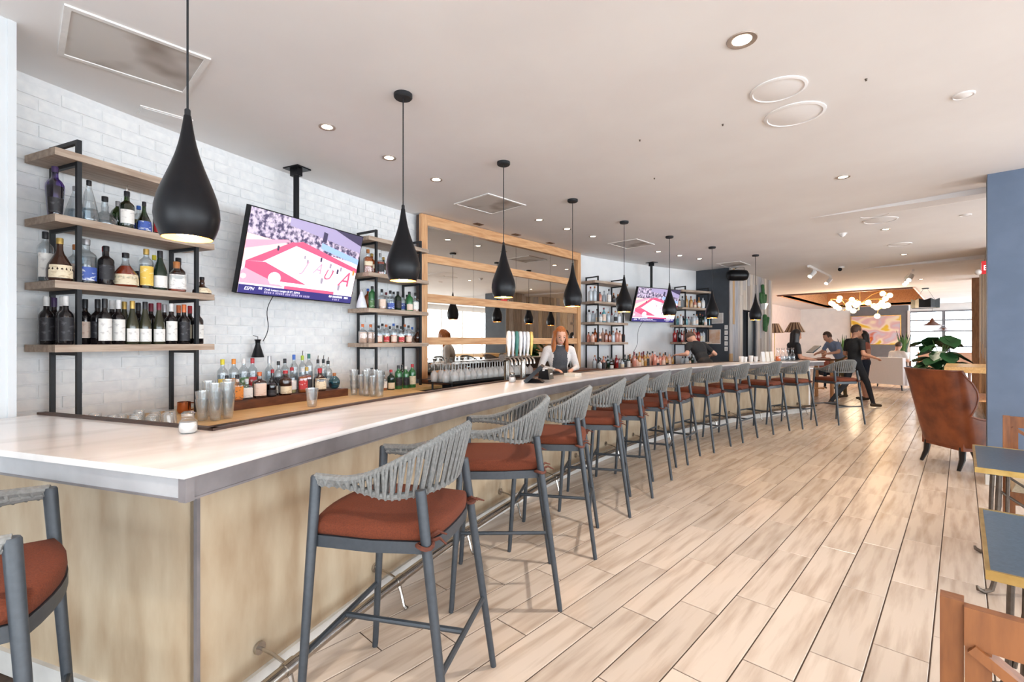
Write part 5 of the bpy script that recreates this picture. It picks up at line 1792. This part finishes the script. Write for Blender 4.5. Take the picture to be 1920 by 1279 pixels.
person('person', 'man in black T-shirt and dark trousers striding away past the bar end', (-1.70, 12.62, 0), R_(52), 1.80,
       {'skin': M['skin2'], 'shirt': M['blackcloth'], 'pants': mat('black_trousers', (34, 36, 42), .85, col2=(28, 30, 36), scale=60), 'shoe': M['shoe']}, M['brownhair'], nod=.15, turn=-.35, lean=.03,
       arms={'R': ((-.04, -.26, 1.14), (.26, -.24, 1.06)), 'L': ((.02, .25, 1.13), (.25, .16, 1.08))},
       legs={'R': ((.22, -.10, .52), (.36, -.10, .10)), 'L': ((-.10, .10, .50), (-.44, .11, .14))})
person('person', 'woman with long black hair and black dress holding a menu at the bar end', (-2.62, 11.55, 0), R_(38), 1.70,
       {'skin': M['skin2'], 'shirt': M['blackcloth'], 'pants': M['blackcloth'], 'shoe': M['shoe']}, M['darkhair'], nod=.35, hairlen=.42,
       arms={'R': ((.02, -.25, 1.14), (.30, -.16, 1.10)), 'L': ((.04, .25, 1.14), (.30, .14, 1.10))})
x, y, z = at_px(1578, 12.2)
person('person', 'man in a blue-grey shirt leaning forward over the table', (x, y, 0), R_(228), 1.80,
       {'skin': M['skin'], 'shirt': M['bluecloth'], 'pants': mat('olive_trousers', (112, 96, 64), .85, col2=(100, 86, 56), scale=60), 'shoe': M['shoe']}, M['brownhair'], lean=.55, nod=.2,
       arms={'R': ((.30, -.27, 1.14), (.50, -.18, 1.10)), 'L': ((.30, .27, 1.14), (.50, .18, 1.10))})
x, y, z = at_px(1622, 11.6)
person('person', 'woman with dark hair and bare arms beyond the striding man', (x, y, 0), R_(200), 1.70,
       {'skin': M['skin'], 'shirt': M['pinkcloth'], 'pants': M['denim'], 'shoe': M['shoe']}, M['darkhair'], nod=.2, hairlen=.25, sleeve=.25, bare_legs=True,
       arms={'R': ((.05, -.27, 1.12), (.30, -.16, 1.06)), 'L': ((-.02, .30, 1.12), (.20, .26, 1.02))})
x, y, z = at_px(1544, 12.9)
person('person', 'child in a rose top seated at the tall table', (x, y, 0), R_(300), 1.35,
       {'skin': M['skin'], 'shirt': M['pinkcloth'], 'pants': M['denim'], 'shoe': M['shoe']}, M['brownhair'], seated=.80, nod=.2)
x, y, z = at_px(1738, 19)
person('person', 'person in a red shirt seated on the bench by the far windows', (x, y, 0), R_(120), 1.72,
       {'skin': M['skin2'], 'shirt': M['redcloth'], 'pants': M['denim'], 'shoe': M['shoe']}, M['darkhair'], seated=.56, vox=.02)
x, y, z = at_px(1774, 19)
person('person', 'person with dark hair and dark top seated beside the red shirt', (x, y, 0), R_(120), 1.70,
       {'skin': M['skin2'], 'shirt': M['blackcloth'], 'pants': M['denim'], 'shoe': M['shoe']}, M['darkhair'], seated=.52, hairlen=.2, vox=.02)
x, y, z = at_px(1652, 14.3)
x, y = x + .52 * math.cos(R_(62)) + .12 * math.sin(R_(62)), y + .52 * math.sin(R_(62)) - .12 * math.cos(R_(62))
person('person', 'person in a white shirt seated on the pale sofa', (x, y, 0), R_(62), 1.70,
       {'skin': M['skin'], 'shirt': M['whiteknit'], 'pants': M['denim'], 'shoe': M['shoe']}, M['brownhair'], seated=.66, nod=.4, vox=.02, arms={'L': ((.06, .27, 1.14), (.30, .12, 1.14)), 'R': ((.06, -.27, 1.14), (.30, -.12, 1.14))})
e = thing('menu_board', 'dark menu held by the long-haired woman', 'menu', (-2.36, 11.75, 1.20), R_(38))
part('cover', MB().hexa([(-.02, -.13, 0), (.01, -.13, -.01), (.01, .13, -.01), (-.02, .13, 0)], [(.16, -.13, .15), (.17, -.13, .14), (.17, .13, .14), (.16, .13, .15)]), M['matte'], e)
part('page', MB().hexa([(-.02, -.12, .004), (.005, -.12, .0), (.005, .12, .0), (-.02, .12, .004)], [(.15, -.12, .148), (.152, -.12, .146), (.152, .12, .146), (.15, .12, .148)]), M['paper'], e)

# ================================================================== FAR LOUNGE
x, y, z = at_px(1652, 14.3)
so = thing('sofa', 'pale grey two-seat sofa seen from behind in the lounge', 'sofa', (x, y, 0), R_(62))
part('back', MB().hexa([(-.08, -.66, .16), (.08, -.66, .16), (.08, .66, .16), (-.08, .66, .16)], [(-.14, -.68, .96), (.02, -.66, .96), (.02, .66, .96), (-.14, .68, .96)]), M['greyfab'], so)
for s in (-1, 1):
    part('arm', MB().box(.0, .80, s * .66 - .06, s * .66 + .06, .16, .64), M['greyfab'], so)
    for xx in (-.03, .74):
        part('leg', MB().tube([(xx, s * .58, .17), (xx, s * .60, 0)], [.025, .016], 8), M['darkleg'], so)
part('seat', MB().box(.05, .80, -.60, .60, .16, .44), M['greyfab'], so)
for s in (-1, 1):
    part('seat_cushion', MB().box(.08, .80, min(0, s * .59) + .01, max(0, s * .59) - .01, .44, .50), M['greyfab'], so)
x, y, z = at_px(1545, 12.1)
tt = thing('tall_table', 'tall dark wood table past the end of the bar', 'table', (x, y, 0), YAW)
part('table_top', MB().box(-.80, .05, -.36, .36, .96, 1.0), M['walnut'], tt)
for sx in (-.75, .0):
    for sy in (-.3, .3):
        part('leg', MB().box(sx - .03, sx + .03, sy - .03, sy + .03, 0, .96), M['oakv'], tt)
part('footrest', MB().box(-.75, .0, -.02, .02, .22, .26), M['oak'], tt)
# striped floor lamps
stripe = [mat('shade_brown', (96, 70, 56), .8, col2=(84, 60, 48), scale=40), mat('shade_cream', (176, 150, 124), .8, col2=(164, 138, 112), scale=40)]
for u, D, lb in ((1490, 15.2, 'floor lamp with pleated brown and cream shade behind the long-haired woman'), (1452, 16.2, 'floor lamp with pleated shade half hidden by the plank wall')):
    x, y, z = at_px(u, D)
    fl = thing('floor_lamp', lb, 'lamp', (x, y, 0), 0, 'pleated floor lamps')
    part('base', MB().lathe([(.16, 0), (.16, .02), (.03, .04), (0, .04)], 20, caps=False), M['brass'], fl)
    part('pole', MB().tube([(0, 0, .03), (0, 0, 1.75)], .012, 8), M['brass'], fl)
    sm_ = MB()
    n_ = 28
    for i in range(n_):
        sm_.slot(i % 2)
        a0_, a1_ = 2 * math.pi * i / n_, 2 * math.pi * (i + 1) / n_
        r0, r1 = (.30, .13)
        kf = 1.0 if i % 2 else .98
        sm_.add([(r0 * kf * math.cos(a0_), r0 * kf * math.sin(a0_), 1.73), (r0 * kf * math.cos(a1_), r0 * kf * math.sin(a1_), 1.73), (r1 * math.cos(a1_), r1 * math.sin(a1_), 2.05), (r1 * math.cos(a0_), r1 * math.sin(a0_), 2.05)], [(0, 1, 2, 3)])
    part('lamp_shade', sm_, stripe, fl, 'pleated brown and cream shade')
# chandelier of globes
x, y, z = at_px(1612, 16.2)
ch = thing('globe_chandelier', 'gold branching chandelier with many glowing glass globes', 'chandelier', (x, y, 2.72))
part('stem', MB().tube([(0, 0, 0), (0, 0, CEIL + .7 - 2.72)], .014, 8), M['brass'], ch)
part('ceiling_rose', MB().lathe([(.08, 1.08), (.08, 1.11), (0, 1.11)], 16, caps=False), M['brass'], ch)
globe = mat('glowing_globe', (255, 226, 180), .4, emit=7, ecol=(255, 214, 150))
gm_ = MB().ball((0, 0, 0), .085, 14, 10).mesh('globe', globe, 80)
rc = random.Random(21)
for k in range(9):
    a = k * 2.4
    L = rc.uniform(.45, .95)
    dz = rc.uniform(-.55, .45)
    tip = Vector((L * math.cos(a), L * math.sin(a), dz))
    arm = part('branch', MB().tube([(0, 0, 0), tuple(tip * .5 + Vector((0, 0, .08))), tuple(tip)], .011, 6), M['brass'], ch)
    for j in range(3):
        off = Vector((rc.uniform(-.2, .2), rc.uniform(-.2, .2), rc.uniform(-.18, .18)))
        part('twig', MB().tube([tuple(tip), tuple(tip + off)], .007, 5), M['brass'], arm)
        g = part('globe', gm_, None, arm)
        g.location = tip + off * 1.25
point('chandelier_glow', (x, y, 2.55), 260, (1, .80, .54), .35)
# black faceted pendant and two hat pendants
x, y, z = at_px(1735, 15.0)
bp_ = thing('drum_pendant', 'black faceted drum pendant hung on thin wires near the windows', 'pendant lamp', (x, y, 2.50))
n_ = 16
vs, fs = [], []
for i in range(n_):
    a = 2 * math.pi * i / n_
    r = .37 if i % 2 else .33
    vs += [(r * math.cos(a), r * math.sin(a), 0), (r * math.cos(a), r * math.sin(a), .24 + (.05 if i % 2 else 0))]
for i in range(n_):
    q = (i + 1) % n_
    fs.append((2 * i, 2 * q, 2 * q + 1, 2 * i + 1))
part('drum', MB().add(vs, fs), M['matte'], bp_, angle=5)
part('diffuser', MB().lathe([(0, .02), (.32, .02)], 16, caps=False), M['white'], bp_)
for i in range(4):
    a = math.pi / 4 + i * math.pi / 2
    part('wire', MB().tube([(.33 * math.cos(a), .33 * math.sin(a), .24), (.05 * math.cos(a), .05 * math.sin(a), CEIL - 2.50)], .004, 4), M['black'], bp_)
part('ceiling_rose', MB().lathe([(.09, .60), (.09, CEIL - 2.50)], 14), M['black'], bp_)
for u, D, zz, lb in ((1748, 20.5, 2.12, 'wide flared hat pendant lamp before the far windows, higher one'), (1768, 21.5, 1.92, 'wide flared hat pendant lamp before the far windows, lower one')):
    x, y, z = at_px(u, D)
    hp = thing('hat_pendant', lb, 'pendant lamp', (x, y, zz), 0, 'flared hat pendants')
    part('hat_shade', MB().lathe([(.42, 0), (.30, .04), (.18, .10), (.08, .20), (.03, .32), (0, .33)], 24, caps=False), M['walnut'], hp)
    part('cord', MB().tube([(0, 0, .32), (0, 0, CEIL - zz)], .005, 5), M['black'], hp)
    part('bulb', MB().ball((0, 0, .08), .05, 10, 8), M['bulb'], hp)
# painting on the accent wall
pm_ = bpy.data.materials.new('abstract_painting')
pm_.use_nodes = True
N, L = pm_.node_tree.nodes, pm_.node_tree.links
tc = N.new('ShaderNodeTexCoord'); mp = N.new('ShaderNodeMapping'); mp.inputs['Scale'].default_value = (1.3, 1, 1.8)
nz = N.new('ShaderNodeTexNoise'); nz.inputs['Scale'].default_value = 1.0; nz.inputs['Detail'].default_value = 1.5; nz.inputs['Distortion'].default_value = .3
rp = N.new('ShaderNodeValToRGB')
els = rp.color_ramp.elements
for pos_, c_ in ((.30, (232, 120, 40)), (.38, (240, 206, 70)), (.44, (250, 236, 214)), (.52, (226, 190, 196)), (.60, (214, 206, 220)), (.68, (214, 96, 40)), (.74, (236, 216, 120))):
    el = els.new(pos_); el.color = lin(c_)
els.remove(els[0]); els.remove(els[-1])
rp.color_ramp.interpolation = 'EASE'
L.new(tc.outputs['Object'], mp.inputs[0]); L.new(mp.outputs[0], nz.inputs['Vector']); L.new(nz.outputs[0], rp.inputs[0]); L.new(rp.outputs[0], N['Principled BSDF'].inputs['Base Color'])
N['Principled BSDF'].inputs['Roughness'].default_value = .6
pa = thing('abstract_painting', 'large abstract painting in yellow, orange and pink on the grey wall', 'painting', (-3.05, YF - .06, 1.98))
part('canvas', MB().box(-.95, .95, -.03, 0, -.68, .68), pm_, pa)
part('frame', MB().box(-.98, .98, -.04, .0, -.71, -.68).box(-.98, .98, -.04, .0, .68, .71).box(-.98, -.95, -.04, 0, -.68, .68).box(.95, .98, -.04, 0, -.68, .68), M['brass'], pa)


# plants
def spiky(u, D, zb, h, n, label, r=.16, potr=.16):
    x, y, z = at_px(u, D)
    e = thing('snake_plant', label, 'plant', (x, y, zb), 0, 'spiky potted plants')
    part('planter', MB().lathe([(0, 0), (potr * .8, 0), (potr, .28), (potr * .92, .28), (potr * .9, .24), (0, .24)], 18, caps=False), M['planter'], e)
    rp_ = random.Random(int(u))
    for i in range(n):
        a = i * 2.39
        b = r * rp_.uniform(.2, .8)
        tip = (b * math.cos(a) * 2.2, b * math.sin(a) * 2.2, .24 + h * rp_.uniform(.65, 1))
        w = .03
        p0 = (b * .5 * math.cos(a), b * .5 * math.sin(a), .22)
        px, py = -math.sin(a) * w, math.cos(a) * w
        md = ((p0[0] + tip[0]) / 2 * .8, (p0[1] + tip[1]) / 2 * .8, (p0[2] + tip[2]) / 2)
        q = .006
        vs = [(p0[0] - px * .6, p0[1] - py * .6, p0[2]), (p0[0] + px * .6, p0[1] + py * .6, p0[2]), (md[0] + px, md[1] + py, md[2]), (md[0] - px, md[1] - py, md[2]), tip]
        vs += [(x_ + q * math.cos(a), y_ + q * math.sin(a), z_) for x_, y_, z_ in vs[:4]]
        part('leaf', MB().add(vs, [(0, 1, 2, 3), (3, 2, 4), (6, 5, 8, 7) if False else (8, 7, 6, 5), (7, 8, 4), (0, 3, 8, 5), (1, 6, 7, 2)]), M['leafdark' if i % 2 else 'leafmid'], e)


spiky(1580, 16.6, .75, .75, 12, 'spiky snake plant on a stand behind the group of people')
spiky(1694, 15.6, .80, .85, 16, 'spiky snake plant in planter at the right end of the pale sofa', .2)
for u, D, zb in ((1580, 16.6, .75), (1694, 15.6, .80)):
    x, y, z = at_px(u, D)
    o = thing('plant_stand', 'dark wood stand under the spiky plant %s' % ('behind the people' if u < 1600 else 'beside the pale sofa'), 'plant stand', (x, y, 0))
    part('top', MB().box(-.2, .2, -.2, .2, zb - .04, zb), M['walnut'], o)
    for sx in (-.17, .17):
        for sy in (-.17, .17):
            part('leg', MB().box(sx - .02, sx + .02, sy - .02, sy + .02, 0, zb - .04), M['walnut'], o)


def broad(x, y, zb, label, n=16, spread=.42, hh=.5, seed=4, pot=True, big=1.):
    e = thing('broadleaf_plant', label, 'plant', (x, y, zb), 0)
    if pot:
        part('planter', MB().lathe([(0, 0), (.13, 0), (.16, .24), (.145, .24), (.14, .2), (0, .2)], 18, caps=False), M['matte'], e)
    rb = random.Random(seed)
    for i in range(n):
        a = i * 2.4 + rb.uniform(-.3, .3)
        d = spread * rb.uniform(.35, 1)
        z = .22 + hh * rb.uniform(.25, 1)
        c = Vector((d * math.cos(a), d * math.sin(a), z))
        part('stem', MB().tube([(0, 0, .18), tuple(Vector((c.x * .4, c.y * .4, z * .75))), tuple(c)], .008, 5), M['leafmid'], e)
        rot_ = Matrix.Rotation(a, 3, 'Z') @ Matrix.Rotation(rb.uniform(.2, .9), 3, 'Y')
        l, w = big * rb.uniform(.13, .2), big * rb.uniform(.09, .13)
        out = [(-.3, 0), (-.2, .6), (.2, 1), (.6, .75), (1.0, 0), (.6, -.75), (.2, -1), (-.2, -.6)]
        vs = [c + rot_ @ Vector((p * l, q_ * w, .03 * abs(q_))) for p, q_ in out] + [c + rot_ @ Vector((p * l, q_ * w, .03 * abs(q_) - .006)) for p, q_ in out]
        vs += [c + rot_ @ Vector((.35 * l, 0, -.01)), c + rot_ @ Vector((.35 * l, 0, -.016))]
        fs = []
        for k_ in range(8):
            q_ = (k_ + 1) % 8
            fs += [(k_, q_, 16), (8 + q_, 8 + k_, 17), (k_, 8 + k_, 8 + q_, q_)]
        part('leaf', MB().add(vs, fs), M['leafdark'], e)


broad(-.30, 12.5, .60, 'large dark broad-leaved plant beside the grey plank wall', 24, .36, .72, 4, True, 1.5)
o = thing('plant_stand', 'dark wood stand under the broad-leaved plant', 'plant stand', (-.30, 12.5, 0))
part('top', MB().box(-.18, .18, -.18, .18, .56, .60), M['walnut'], o)
for sx in (-.15, .15):
    for sy in (-.15, .15):
        part('leg', MB().box(sx - .02, sx + .02, sy - .02, sy + .02, 0, .56), M['walnut'], o)
x, y, z = at_px(1752, 10.6)
pb_ = thing('planter_box', 'low timber planter box behind the armchair', 'planter', (x, y, 0), R_(10))
part('box', MB().box(-.30, .30, -.22, .22, 0, .62), M['oak'], pb_)
part('soil', MB().box(-.28, .28, -.20, .20, .62, .63), M['umber'], pb_)
broad(x, y, .47, 'bushy green plant growing in the low planter behind the armchair', 22, .30, .22, 8, False)
# timber high table on the right
ht = thing('high_table', 'thick timber high table with blue-grey steel legs behind the armchair', 'table', (.42, 11.05, 0), 0)
part('table_top', MB().box(-.62, .75, -.80, .80, .95, 1.04), M['worktop'], ht)
for sx in (-.45, .6):
    for sy in (-.7, .7):
        part('leg', MB().box(sx - .03, sx + .03, sy - .03, sy + .03, 0, .95), M['bluegrey'], ht)
    part('foot_bar', MB().box(sx - .02, sx + .02, -.67, .67, .22, .26), M['bluegrey'], ht)
part('shelf', MB().box(-.42, .57, -.67, .67, .50, .53), M['oak'], ht)
# bench by the far windows
x, y, z = at_px(1760, 17.6)
bn = thing('bench_seat', 'brown timber-backed bench by the far windows', 'bench', (x, y, 0), R_(38))
part('back', MB().box(-.9, .9, -.30, -.24, .3, 1.02), mat('tan_timber', (168, 120, 86), .6, col2=(146, 100, 70), scale=5, stretch=(1, 8, 8)), bn)
part('top_rail', MB().box(-.92, .92, -.33, -.21, 1.02, 1.06), M['greyfab'], bn)
part('seat', MB().box(-.9, .9, -.24, .22, .38, .46), M['walnut'], bn)
for sx in (-.85, .85):
    for sy in (-.26, .18):
        part('leg', MB().box(sx - .03, sx + .03, sy - .03, sy + .03, 0, .38), M['walnut'], bn)
# exit sign
ex = thing('exit_sign', 'small red illuminated exit sign on the plank wall by the blue column', 'exit sign', (.42, 11.96, 2.65), 0)
part('housing', MB().box(-.16, .10, -.03, .03, 0, .23), M['red'], ex)
text('lettering', 'EXIT', .13, mat('sign_white', (250, 250, 250), .4, emit=.8), ex, (-.14, -.0315, .065), (R_(90), 0, 0))
text('lettering', 'EXIT', .09, MATS['sign_white'], ex, (-.1615, .02, .03), (R_(90), R_(-90), R_(-90)), depth=.0008)
part('bracket', MB().box(-.03, .03, -.01, .01, .23, CEIL - 2.65), M['white'], ex)
part('emergency_lamp', MB().ball((-.20, -.01, .04), .05, 12, 8), M['white'], ex)


# ---- cactus ornaments on the plank wall
def cactus(y0, zb, segs, label, pot):
    e = thing('cactus_ornament', label, 'wall ornament', (-3.80, y0, zb), 0, 'green cactus ornaments')
    for pts, r in segs:
        part('cactus_arm', MB().tube([(0, a, b) for a, b in pts], [r * .75] + [r] * (len(pts) - 2) + [r * .55], 10), M['cactus'], e)
    if pot:
        part('holder', MB().hexa([(-.03, -.01, -.14), (.05, -.01, -.14), (.05, .01, -.14), (-.03, .01, -.14)], [(-.03, -.13, .02), (.09, -.13, .02), (.09, .13, .02), (-.03, .13, .02)]), M['planter'], e)


cactus(13.62, 2.42, [([(0, 0), (0, .1), (0, .36), (-.03, .50), (-.04, .52)], .04), ([(-.08, 0), (-.10, .08), (-.11, .25), (-.11, .27)], .035), ([(.08, 0), (.12, .08), (.13, .22), (.13, .24)], .035), ([(.04, 0), (.05, .08), (.06, .30), (.06, .32)], .035), ([(-.14, .02), (-.2, .1), (-.21, .28), (-.21, .30)], .03), ([(.16, .02), (.22, .1), (.24, .26), (.24, .28)], .03)], 'upper green cactus cluster in a white holder on the plank wall', True)
cactus(13.78, 1.72, [([(0, 0), (0, .1), (.0, .40), (0, .44)], .055), ([(.02, .08), (.12, .14), (.22, .24), (.26, .36), (.27, .38)], .045), ([(.10, -.02), (.11, .05), (.12, .12), (.12, .14)], .04)], 'lower green cactus with a bent arm on the plank wall', False)
# ---- pictures and switches on the charcoal wall
for xx, z0, w, h, lb, c1, c2 in ((-4.12, 1.86, .26, .24, 'small pale notice on the charcoal wall', (206, 204, 200), (176, 172, 168)), (-4.20, 1.38, .30, .34, 'small framed ginger pet picture on the charcoal wall', (206, 150, 104), (226, 206, 190))):
    o = thing('wall_picture', lb, 'picture', (xx, 11.275, z0))
    part('print', MB().box(-w / 2 + .01, w / 2 - .01, -.012, -.006, .01, h - .01), mat('print_%d' % int(z0 * 100), c1, .6, col2=c2, scale=5), o)
    part('frame', MB().box(-w / 2, w / 2, -.006, .004, 0, h), M['white'], o)
for k in range(5):
    o = thing('switch_plate', 'pale switch plate on the charcoal wall, %s from the top' % ORD[k], 'switch', (-3.925, 11.275, 1.72 - k * .125), 0, 'switch plates on the charcoal wall')
    part('plate', MB().box(-.035, .035, -.006, .004, 0, .095), M['white'], o)
    part('toggle', MB().box(-.015, .015, -.011, -.006, .025, .07), M['base'], o)

# ---- clutter on the far end of the bar
row([(1496, 'bordeaux', .31, .04, 'dkgreen', None, 0, 'white', ('white', 'low'), .0)], 1.051, 13.95, 'standing at the end of the bar', None, 14)
cl = [(1390, .11, 'white'), (1397, .10, 'white'), (1408, .12, 'frost'), (1417, .10, 'white')]
for i, (u, h, m_) in enumerate(cl):
    tumbler(*PP(13.98, phi_at(u, 13.98)[0]), 1.051, h, .034, .042, 'pale cup on the far part of the bar, %s from left' % ORD[i], 'pale cups on the far bar', 12, False, m_ if m_ in M else 'white', 'cup', 'cup')
for i, (u, c_) in enumerate(((1430, 'white'), (1438, 'paper'), (1446, 'paper'))):
    o = part('menu_card', MB().hexa([(-.03, -.05, 0), (.03, -.05, 0), (.03, .05, 0), (-.03, .05, 0)], [(-.004, -.05, .19), (.004, -.05, .19), (.004, .05, .19), (-.004, .05, .19)]), M[c_])
    ph = phi_at(u, 13.95)[0]
    o.location, o.rotation_euler = PP(13.95, ph, 1.051), (0, 0, -R_(ph))
    tag(o, 'white folded menu card on the far bar, %s from left' % ORD[i], 'menu card', 'menu cards on the far bar')
for i, (u, lq) in enumerate(((1459, 'orange'), (1468, 'water'), (1477, 'water'), (1486, 'water'))):
    ph = phi_at(u, 13.92)[0]
    e = thing('carafe', 'clear carafe near the end of the bar, %s from left' % ORD[i], 'carafe', PP(13.92, ph, 1.051), 0, 'carafes near the end of the bar')
    part('glass_body', MB().lathe([(0, 0), (.045, 0), (.055, .03), (.05, .10), (.026, .16), (.024, .22), (.034, .26), (.032, .26), (.022, .22)], 16, caps=False), M['clear'], e)
    part('liquid', MB().lathe([(0, .004), (.042, .004), (.051, .03), (.047, .095), (0, .095)], 14, caps=False), LQ[lq], e)
